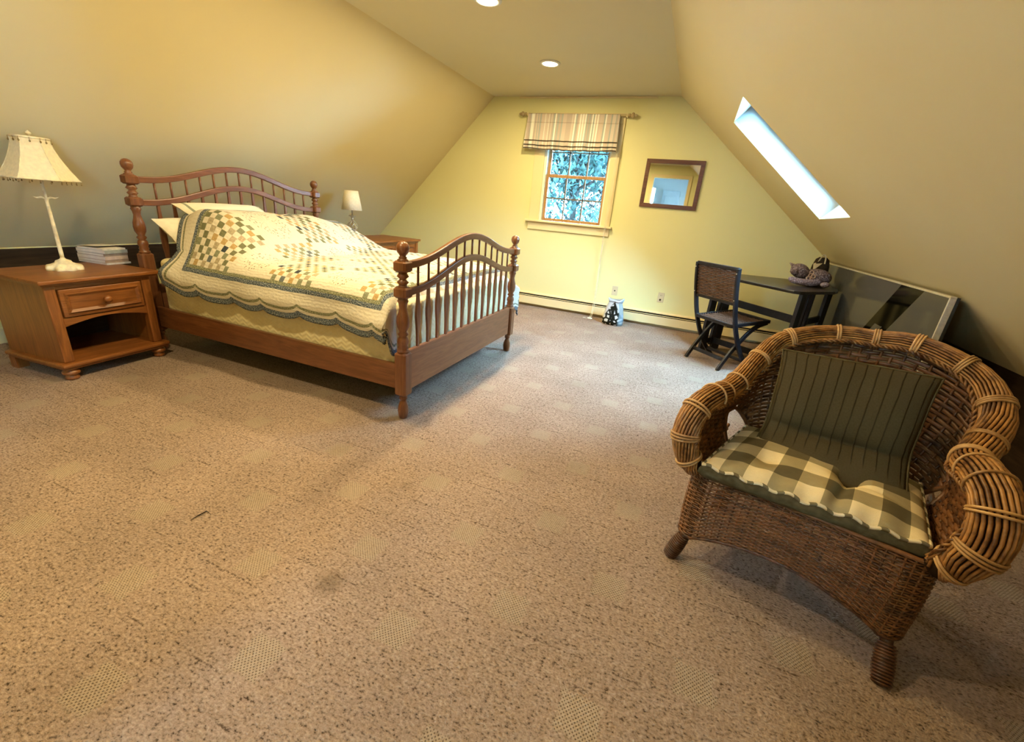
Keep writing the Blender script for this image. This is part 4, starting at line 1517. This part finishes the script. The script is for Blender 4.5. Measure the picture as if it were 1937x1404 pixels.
def ctop(u, v):
    p = cq(u, v)
    k_ = (max(0, 1 - abs(2 * u - 1) ** 3.2) * max(0, 1 - abs(2 * v - 1) ** 3.2)) ** .5
    h = .046 * k_
    for a, b, d in TUFT:
        dd = ((u - a) * 1.45) ** 2 + (v - b) ** 2
        h -= d * math.exp(-dd / .010)
    # crease running to the front edge from the tuft
    c1 = (u - .66) - .10 * (v - .46)
    if v < .55:
        h -= .013 * math.exp(-(c1 / .025) ** 2) * sstep(v, 0, .1)
    c2 = (v - .46) + .55 * (u - .66)
    if u > .60:
        h -= .008 * math.exp(-(c2 / .03) ** 2) * (1 - sstep(u, .8, .95))
    # gathers along the front edge
    h += .006 * math.sin(u * 47) * math.exp(-v / .12)
    h += .004 * mnoise.noise((u * 8, v * 6, 2.0))
    r = .35 * (1 - k_)
    return p + Vector((0, 0, h))
NU, NV = 72, 46
vs, fs, uvs = [], [], []
for i in range(NU + 1):
    for j_ in range(NV + 1):
        u, v = i / NU, j_ / NV
        vs.append(ctop(u, v))
        uvs.append((u * .62 + .02, v * .44 + .02 + u * .0))
for i in range(NU):
    for j_ in range(NV):
        a = i * (NV + 1) + j_
        fs.append((a, a + NV + 1, a + NV + 2, a + 1))
# boxed side and underside
def border(n):
    L = []
    for i in range(NU):
        L.append((i / NU, 0))
    for j_ in range(NV):
        L.append((1, j_ / NV))
    for i in range(NU):
        L.append((1 - i / NU, 1))
    for j_ in range(NV):
        L.append((0, 1 - j_ / NV))
    return L
bl = border(0)
me = bpy.data.meshes.new('cushion_top')
me.from_pydata([tuple(v) for v in vs], [], fs)
uvl = me.uv_layers.new(name='UVMap')
for lp in me.loops:
    uvl.data[lp.index].uv = uvs[lp.vertex_index]
me.polygons.foreach_set('use_smooth', [True] * len(fs))
me.materials.append(GING)
ct = bpy.data.objects.new('cushion_top', me)
C.objects.link(ct)
ct.parent = cu
OLIVE = plain('dark_olive_band', (0.085, 0.064, 0.029), 0.9, 0.08, 0, 0.2, 40, 0.2, 300)
g = G()
cen = cq(.5, .5)
rings = []
for zf, ins in ((0, 0), (.25, -.010), (.6, -.012), (1.0, .012), (1.0, .9)):
    R_ = []
    for u, v in bl:
        p = ctop(u, v)
        zb_ = .014
        d = Vector((p.x - cen.x, p.y - cen.y, 0))
        q = p.copy()
        q.z = p.z * (1 - zf) + zb_ * zf
        if ins == .9:
            q = Vector((cen.x + d.x * .1, cen.y + d.y * .1, zb_))
        else:
            q -= d.normalized() * ins
        R_.append(q)
    rings.append(R_)
n = len(bl)
vs = [p for r in rings for p in r]
fs = []
for i in range(len(rings) - 1):
    for k_ in range(n):
        k2 = (k_ + 1) % n
        fs.append((i * n + k_, i * n + k2, (i + 1) * n + k2, (i + 1) * n + k_))
g.add(vs, fs, True).build('cushion_band', OLIVE, cu)
def piping_mat():
    m, t = new_mat('striped_piping', (0.7, 0.6, 0.4), 0.85, 0.1)
    x, y, z = t.sep(t.obj())
    t.color(t.mix(t.m('GREATER_THAN', t.m('FRACT', t.m('MULTIPLY', t.m('ADD', x, t.m('MULTIPLY', y, .8)), 21.0)), .42), (0.16, 0.13, 0.07), (0.72, 0.60, 0.38)))
    return m
G().tube([ctop(u, v) + Vector((0, 0, .001)) for u, v in bl], .0058, 6, True).build('piping', piping_mat(), cu)

# ------------------------------------------------------------------ dark olive back pillow
def rib_mat():
    m, t = new_mat('olive_ribbed_knit', (0.05, 0.04, 0.02), 0.95, 0.05)
    u, v, _ = t.sep(t.uv())
    f = t.m('ABSOLUTE', t.m('SUBTRACT', t.m('FRACT', t.m('ADD', t.m('MULTIPLY', u, 13.0), t.m('MULTIPLY', t.noise(6, 2, t.uv()), .25))), .5))
    line = t.m('MULTIPLY', t.ss(f, .10, .0), t.ss(v, .16, .26))
    n = t.noise(90, 3, t.uv())
    t.color(t.mix(t.m('MULTIPLY', line, .75), t.mix(n, (0.048, 0.035, 0.016), (0.085, 0.062, 0.029)), (0.015, 0.010, 0.005)))
    t.bump(t.m('SUBTRACT', t.m('MULTIPLY', t.noise(260, 2, t.uv()), .5), t.m('MULTIPLY', line, 1.2)), .6, .004)
    return m
pb = thing('throw_pillow', 'dark olive ribbed pillow slumped against the back of the wicker armchair', 'pillow', (*WC_O, 0), WC_R)
spine = [(.165, .470), (.215, .500), (.270, .530), (.320, .565), (.335, .605), (.360, .665), (.395, .735), (.424, .788), (.446, .836)]
NU, NV = 40, 44
SP = spline([(0, a, b) for a, b in spine], NV + 1)
def pil(u, v, side):
    c_ = SP[int(round(v * NV))]
    d = (SP[min(NV, int(round(v * NV)) + 1)] - SP[max(0, int(round(v * NV)) - 1)]).normalized()
    nn = Vector((0, -d.z, d.y))
    x = (u - .5) * 2
    k_ = (max(0, 1 - abs(x) ** 2.8) * max(0, 1 - abs(2 * v - 1) ** 3.0)) ** .55
    th = .095 * k_ * (.55 + .45 * sstep(v, .35, .55))
    th -= .020 * math.exp(-((v - .36 - .05 * x) / .035) ** 2) * (1 - abs(x) ** 3)
    wx = .223 + .012 * (abs(2 * v - 1) ** 3) - .010 * (1 - abs(2 * v - 1))
    skew = .018 * (1 - v)
    p = Vector((x * wx + .006 + skew, c_.y, c_.z + .012 * x * v))
    p += nn * (side * th / 2 + .010 * mnoise.noise((x * 2.2, v * 3.5, 7.0)) * k_)
    if v < .4:
        p.z += .014 * math.sin(x * 4 + 1) * (.4 - v)
    return p
vs, fs, uvs = [], [], []
for side in (1, -1):
    o_ = len(vs)
    for i in range(NU + 1):
        for j_ in range(NV + 1):
            vs.append(pil(i / NU, j_ / NV, side))
            uvs.append((i / NU, j_ / NV))
    for i in range(NU):
        for j_ in range(NV):
            a = o_ + i * (NV + 1) + j_
            q = (a, a + NV + 1, a + NV + 2, a + 1)
            fs.append(q if side > 0 else tuple(reversed(q)))
me = bpy.data.meshes.new('pillow_cover')
me.from_pydata([tuple(v) for v in vs], [], fs)
uvl = me.uv_layers.new(name='UVMap')
for lp in me.loops:
    uvl.data[lp.index].uv = uvs[lp.vertex_index]
me.polygons.foreach_set('use_smooth', [True] * len(fs))
bm = bmesh.new()
bm.from_mesh(me)
bmesh.ops.remove_doubles(bm, verts=bm.verts, dist=1e-5)
bmesh.ops.recalc_face_normals(bm, faces=bm.faces)
bm.to_mesh(me)
bm.free()
RIB = rib_mat()
me.materials.append(RIB)
po = bpy.data.objects.new('pillow_cover', me)
C.objects.link(po)
po.parent = pb
edge = [pil(0, v / 30, 1) for v in range(31)] + [pil(u / 30, 1, 1) for u in range(1, 31)] + [pil(1, 1 - v / 30, 1) for v in range(1, 31)] + [pil(1 - u / 30, 0, 1) for u in range(1, 30)]
G().tube(edge, .004, 5, True).build('seam_cord', OLIVE, pb)
# ------------------------------------------------------------------ folding chair (local: x right across, y towards the desk)
CH_O, CH_R = (0.171, 4.558), math.atan2(-.70646, .70775)
fc = thing('folding_chair', 'black folding chair with woven brown back and seat in front of the desk', 'chair', (*CH_O, 0), CH_R)
WOV = cane_mat('brown_woven_seat_cane', (0.016, 0.008, 0.005), (0.11, 0.052, 0.030), .5)
xl, xr = -.03, .43
A_ = [(-.095, .945), (-.080, .85), (-.055, .74), (-.020, .62), (.02, .50), (.075, .38), (.15, .25), (.24, .13), (.34, .035), (.375, .0)]
B_ = [(-.0, .0), (.03, .05), (.10, .155), (.19, .265), (.29, .365), (.39, .425), (.50, .455)]
for x in (xl, xr):
    pts = spline([(x, a, b) for a, b in A_], 26)
    G().tube(pts, 0, flat=(.022, .042), up=(0, 1, .4)).build('back_leg', BLACKW, fc, .004)
for x in (xl + .030, xr - .030):
    pts = spline([(x, a, b) for a, b in B_], 22)
    G().tube(pts, 0, flat=(.022, .040), up=(0, -.6, 1)).build('front_leg', BLACKW, fc, .004)
G().box(((xl + xr) / 2, .065, .10), (xr - xl - .05, .016, .035)).build('stretcher', BLACKW, fc, .003)
G().box(((xl + xr) / 2, .285, .085), (xr - xl, .016, .03)).build('stretcher', BLACKW, fc, .003)
G().box(((xl + xr) / 2, -.094, .938), (xr - xl, .026, .030)).build('back_top_rail', BLACKW, fc, .004)
G().box(((xl + xr) / 2, -.026, .635), (xr - xl, .02, .026)).build('back_bottom_rail', BLACKW, fc, .004)
def woven_panel(name, fn, ns, nr, wid, parent):
    g = G()
    for j_ in range(nr):
        t = (j_ + .5) / nr
        pts = []
        for q in range(ns * 2 + 1):
            s = q / (ns * 2)
            p, n = fn(s, t)
            pts.append(p + n * .006 * math.cos(PI * q / 2) * (1 if j_ % 2 else -1))
        g.tube(pts, wid / 2, 4)
    for q in range(ns + 1):
        g.tube([fn(q / ns, t / 6)[0] for t in range(7)], .004, 4)
    return stuff(g.build(name, WOV, parent))
def backfn(s, t):
    z = .645 + .285 * t
    y = -.03 - .060 * t
    return Vector((xl + .012 + (xr - xl - .024) * s, y + .01 * math.sin(PI * s), z)), Vector((0, -1, .2)).normalized()
woven_panel('woven_back', backfn, 9, 19, .0155, fc)
def seatfn(s, t):
    return Vector((xl + .025 + (xr - xl - .05) * s, .04 + .44 * t, .435 + .03 * t - .012 * math.sin(PI * s))), Vector((0, 0, 1))
woven_panel('woven_seat', seatfn, 9, 28, .0150, fc)
for x in (xl + .018, xr - .018):
    G().tube([(x, .02, .432), (x, .26, .450), (x, .51, .468)], 0, flat=(.022, .032)).build('seat_rail', BLACKW, fc, .004)
for y, z in ((.025, .432), (.505, .468)):
    G().box(((xl + xr) / 2, y, z), (xr - xl - .04, .022, .03)).build('seat_cross_rail', BLACKW, fc, .004)
bo = plain('brass_screw', (0.6, 0.55, 0.45), .3, .5, .8)
for z, y in ((.90, -.112), (.67, -.060)):
    for x in (xl, xr):
        G().ball((x, y, z), (.006, .004, .006), 8, 5).build('screw_head', bo, fc)

# ------------------------------------------------------------------ angled dark desk
DKH = .82
dk = thing('corner_desk', 'black slatted desk standing at an angle in the right back corner', 'desk', (0, 0, 0))
top = [(.22, 4.86), (.457, 4.62), (.815, 4.262), (.860, 4.225), (.910, 4.222), (.95, 4.255), (1.238, 4.58), (1.300, 4.72), (1.335, 4.92), (1.335, 5.38), (.986, 5.30), (.50, 5.19), (.24, 5.14)]
DTOP = wood('black_desk_top', (0.006, 0.005, 0.004), (0.022, 0.017, 0.012), 'X', .28, .5)
G().prism(top, DKH - .026, DKH).build('desk_top', DTOP, dk, .004)
def frame_side(a, b, nm):
    a, b = Vector((*a, 0)), Vector((*b, 0))
    d = (b - a).normalized()
    L = (b - a).length
    M = frame_M((a.x, a.y, 0), d, (0, 0, 1))
    for u0, u1, z0 in ((0, min(.11, L * .28), 0), (.160, .195, .06), (.250, .300, .06), (L - .15, L - .02, 0)):
        G().b2(u0, u1, z0, DKH - .026, -.015, .015, M).build('leg' if z0 == 0 else 'slat', BLACKW, dk, .003)
    G().b2(.10, L - .15, .08, .14, -.010, .010, M).build('lower_rail', BLACKW, dk, .003)
    G().b2(.33, L - .15, .50, .56, -.012, .012, M).build('middle_rail', BLACKW, dk, .003)
frame_side((.928, 4.275), (1.315, 4.935), 'right')
frame_side((.29, 4.88), (.50, 5.17), 'left')
G().tube([(.395, 5.05, .56), (1.075, 4.53, .52)], 0, flat=(.020, .07)).build('cross_rail', BLACKW, dk, .003)
G().tube([(.40, 5.06, .11), (1.09, 4.56, .11)], 0, flat=(.020, .06)).build('cross_rail', BLACKW, dk, .003)

# ------------------------------------------------------------------ lavender knitted stuffed animal
def knit(name, a, b):
    m, t = new_mat(name, a, .95, .05)
    o = t.obj()
    v = t.n('ShaderNodeTexVoronoi')
    v.inputs['Scale'].default_value = 75
    t.t.links.new(o, v.inputs['Vector'])
    t.color(t.mix(t.ss(v.outputs[0], .2, .6), a, b))
    t.bump(v.outputs[0], .8, .006)
    return m
LAV = knit('lavender_knit', (0.42, 0.34, 0.36), (0.16, 0.12, 0.13))
LAVP = knit('pale_lavender_knit', (0.50, 0.44, 0.55), (0.28, 0.23, 0.30))
pl = thing('stuffed_animal', 'lavender knitted stuffed animal with a beaded collar lying on the desk', 'stuffed animal', (1.025, 4.80, DKH + .006), math.radians(8))
pl.scale = (.88, .88, .88)
# local x to the right (rump), head at left
b_ = G()
b_.ball((.125, .05, .085), (.145, .10, .088), 20, 14)
b_.build('body', LAV, pl)
G().ball((0, 0, 0), (.095, .075, .072), 18, 12, Matrix.Translation((-.055, .02, .135)) @ Matrix.Rotation(.35, 4, 'Y')).build('head', LAV, pl)
G().tube([(-.10, .03, .165), (-.135, .035, .185), (-.165, .04, .205)], [.030, .018, .004], 8).build('ear', LAV, pl)
G().tube([(-.10, -.02, .125), (-.140, -.03, .12), (-.165, -.035, .125)], [.036, .024, .005], 8).build('ear', LAV, pl)
G().tube(spline([(.13, -.03, .045), (.04, -.075, .032), (-.06, -.085, .034), (-.13, -.06, .045), (-.160, -.04, .060)], 14), [.040, .040, .039, .038, .037, .036, .035, .034, .033, .032, .030, .027, .02, .008], 10).build('front_leg', LAVP, pl)
G().ball((.17, -.10, .030), (.045, .03, .028), 10, 7).build('paw', LAVP, pl)
rg = plain('pink_beige_rings', (0.50, 0.34, 0.26), .5, .3)
for x, y, z in ((.015, -.062, .075), (.035, -.045, .105), (.045, -.02, .135), (.055, -.058, .098)):
    M = Matrix.Translation((x, y, z)) @ Matrix.Rotation(1.2, 4, 'X')
    G().tube([M @ Vector((.019 * math.cos(a * PI / 6), .019 * math.sin(a * PI / 6), 0)) for a in range(12)], .007, 6, True).build('collar_ring', rg, pl)
bw = G()
for sg in (-1, 1):
    bw.add([(.055, 0, .165), (.055 + sg * .012, .0, .225), (.055 + .035 + sg * .03, -.005, .235), (.075, -.004, .18), (.055, .008, .165), (.055 + sg * .012, .008, .225), (.055 + .035 + sg * .03, .003, .235), (.075, .004, .18)],
           [(0, 1, 2, 3), (7, 6, 5, 4), (0, 4, 5, 1), (1, 5, 6, 2), (2, 6, 7, 3), (3, 7, 4, 0)])
bw.build('ribbon_bow', plain('cream_ribbon', (0.70, 0.55, 0.30), .8, .1), pl)

# dark bag with a cream strap, behind the panel
bg_ = thing('small_bag', 'small dark bag with a cream strap poking up behind the glass panel', 'bag', (1.235, 5.29, DKH))
bg_.scale = (.95, .9, 1.0)
def bagf(u, v):
    a = 2 * PI * v
    r = (.02, .06, .075, .07, .055, .03)[int(round(u * 5))]
    return (r * 1.15 * math.cos(a), r * .8 * math.sin(a), (0, .004, .08, .16, .225, .245)[int(round(u * 5))] + .006 * math.sin(3 * a) * u)
G().grid(bagf, 5, 20).build('bag_body', plain('dark_brown_cloth', (0.035, 0.025, 0.018), .9, .1, 0, .3, 30), bg_, weld=True)
G().tube(spline([(-.04, -.03, .20), (-.03, -.06, .25), (-.01, -.05, .275), (.01, -.05, .25), (.015, -.06, .19)], 14), 0, flat=(.012, .004)).build('strap', CORDM, bg_)

# ------------------------------------------------------------------ large dark glass panel leaning under the slope
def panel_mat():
    m, t = new_mat('dark_glass_band', (0.05, 0.05, 0.045), .10, .14)
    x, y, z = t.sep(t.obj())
    # a black slanted band with a notch across the grey ground
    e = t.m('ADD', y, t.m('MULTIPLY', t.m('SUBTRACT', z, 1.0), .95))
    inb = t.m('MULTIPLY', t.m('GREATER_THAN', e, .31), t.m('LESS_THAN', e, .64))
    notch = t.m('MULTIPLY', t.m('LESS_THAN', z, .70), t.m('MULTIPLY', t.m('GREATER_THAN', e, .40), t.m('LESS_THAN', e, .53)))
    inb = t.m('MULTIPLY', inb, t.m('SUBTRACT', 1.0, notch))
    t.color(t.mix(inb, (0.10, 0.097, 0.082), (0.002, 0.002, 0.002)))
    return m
PX, PY0, PY1, PZ = 1.345, 3.05, 5.66, 1.015
gp = thing('glass_panel', 'large dark glass panel with thin silver frame leaning under the right slope', 'panel', (PX, PY0, 0))
LP = PY1 - PY0
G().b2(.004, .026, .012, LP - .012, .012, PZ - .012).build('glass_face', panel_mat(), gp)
for bx in ((0, .03, 0, LP, PZ - .012, PZ), (0, .03, 0, LP, 0, .012), (0, .03, 0, .012, .012, PZ - .012), (0, .03, LP - .012, LP, .012, PZ - .012)):
    G().b2(*bx).build('frame_rail', ALU, gp, .002)
G().b2(.030, .045, .0, LP, 0, PZ - .005).build('back_board', STEELD, gp)

# ------------------------------------------------------------------ patterned drawstring bag by the heater
def bag_mat():
    m, t = new_mat('black_and_white_print', (0.7, 0.75, 0.8), .75, .15)
    x, y, z = t.sep(t.obj())
    o = t.obj()
    w = t.n('ShaderNodeTexVoronoi', feature='DISTANCE_TO_EDGE')
    w.inputs['Scale'].default_value = 17
    t.t.links.new(t.mapping(o, (1, .6, 1.2), (0, .5, 0)), w.inputs['Vector'])
    tri = t.m('SUBTRACT', t.m('MULTIPLY', t.m('SUBTRACT', .300, z), .60), t.m('ABSOLUTE', t.m('SUBTRACT', x, .005)))
    ink = t.m('MULTIPLY', t.ss(w.outputs[0], .27, .14), t.ss(tri, -.01, .012))
    base = t.mix(t.ss(z, .05, .28), (0.70, 0.70, 0.68), (0.55, 0.60, 0.68))
    trunk = t.m('MULTIPLY', t.m('LESS_THAN', t.m('ABSOLUTE', t.m('SUBTRACT', x, .01)), .010), t.m('LESS_THAN', z, .27))
    col = t.mix(t.m('MAXIMUM', ink, trunk), base, (0.008, 0.010, 0.008))
    t.color(t.mix(t.m('MULTIPLY', t.ss(x, .07, .10), .7), col, (0.30, 0.42, 0.50)))
    return m
bb = thing('drawstring_bag', 'small black and white tree-print drawstring bag on the carpet by the heater', 'bag', (-.735, 5.43, 0), math.radians(-8))
def bbf(u, v):
    a = 2 * PI * v
    pr = [(.0, 0), (.105, 0), (.125, .012), (.128, .06), (.118, .12), (.108, .18), (.098, .23), (.085, .265), (.078, .285), (.090, .305), (.094, .325), (.070, .318)]
    r, z = pr[int(round(u * 11))]
    c_, s_ = math.cos(a), math.sin(a)
    e = .62
    x = r * (abs(c_) ** e) * (1 if c_ >= 0 else -1)
    y = r * .55 * (abs(s_) ** e) * (1 if s_ >= 0 else -1)
    wv = 1 + (.06 * math.sin(5 * a) if u > .7 else .02 * math.sin(4 * a + 1))
    return (x * wv + .012 * u * math.sin(a), y * wv, z + (.012 * math.sin(2 * a + .6) if u > .8 else 0))
G().grid(bbf, 11, 40).build('bag_body', bag_mat(), bb, weld=True)
G().tube([Vector(bbf(8 / 11, i / 40)) * 1.02 for i in range(40)], .004, 5, True).build('drawstring', plain('dark_string', (0.03, 0.03, 0.03), .8), bb)
G().prism([(-.02, 0), (.02, 0), (.055, -.13), (.012, -.135)], .0, .004, Matrix.Translation((.075, -.045, .285)) @ Matrix.Rotation(PI / 2, 4, 'X')).build('folded_flap', plain('pale_blue_lining', (0.36, 0.52, 0.62), .8, .1), bb)

# stray dark thread on the carpet
th = G().tube([(-1.596, .831, .003), (-1.594, .86, .005), (-1.592, .891, .005), (-1.575, .890, .003), (-1.560, .887, .003)], [.0008, .0022, .002, .001, .0007], 5).build('thread', BLACKP)
tag(th, 'short dark thread lying on the open carpet at the lower left', 'thread')
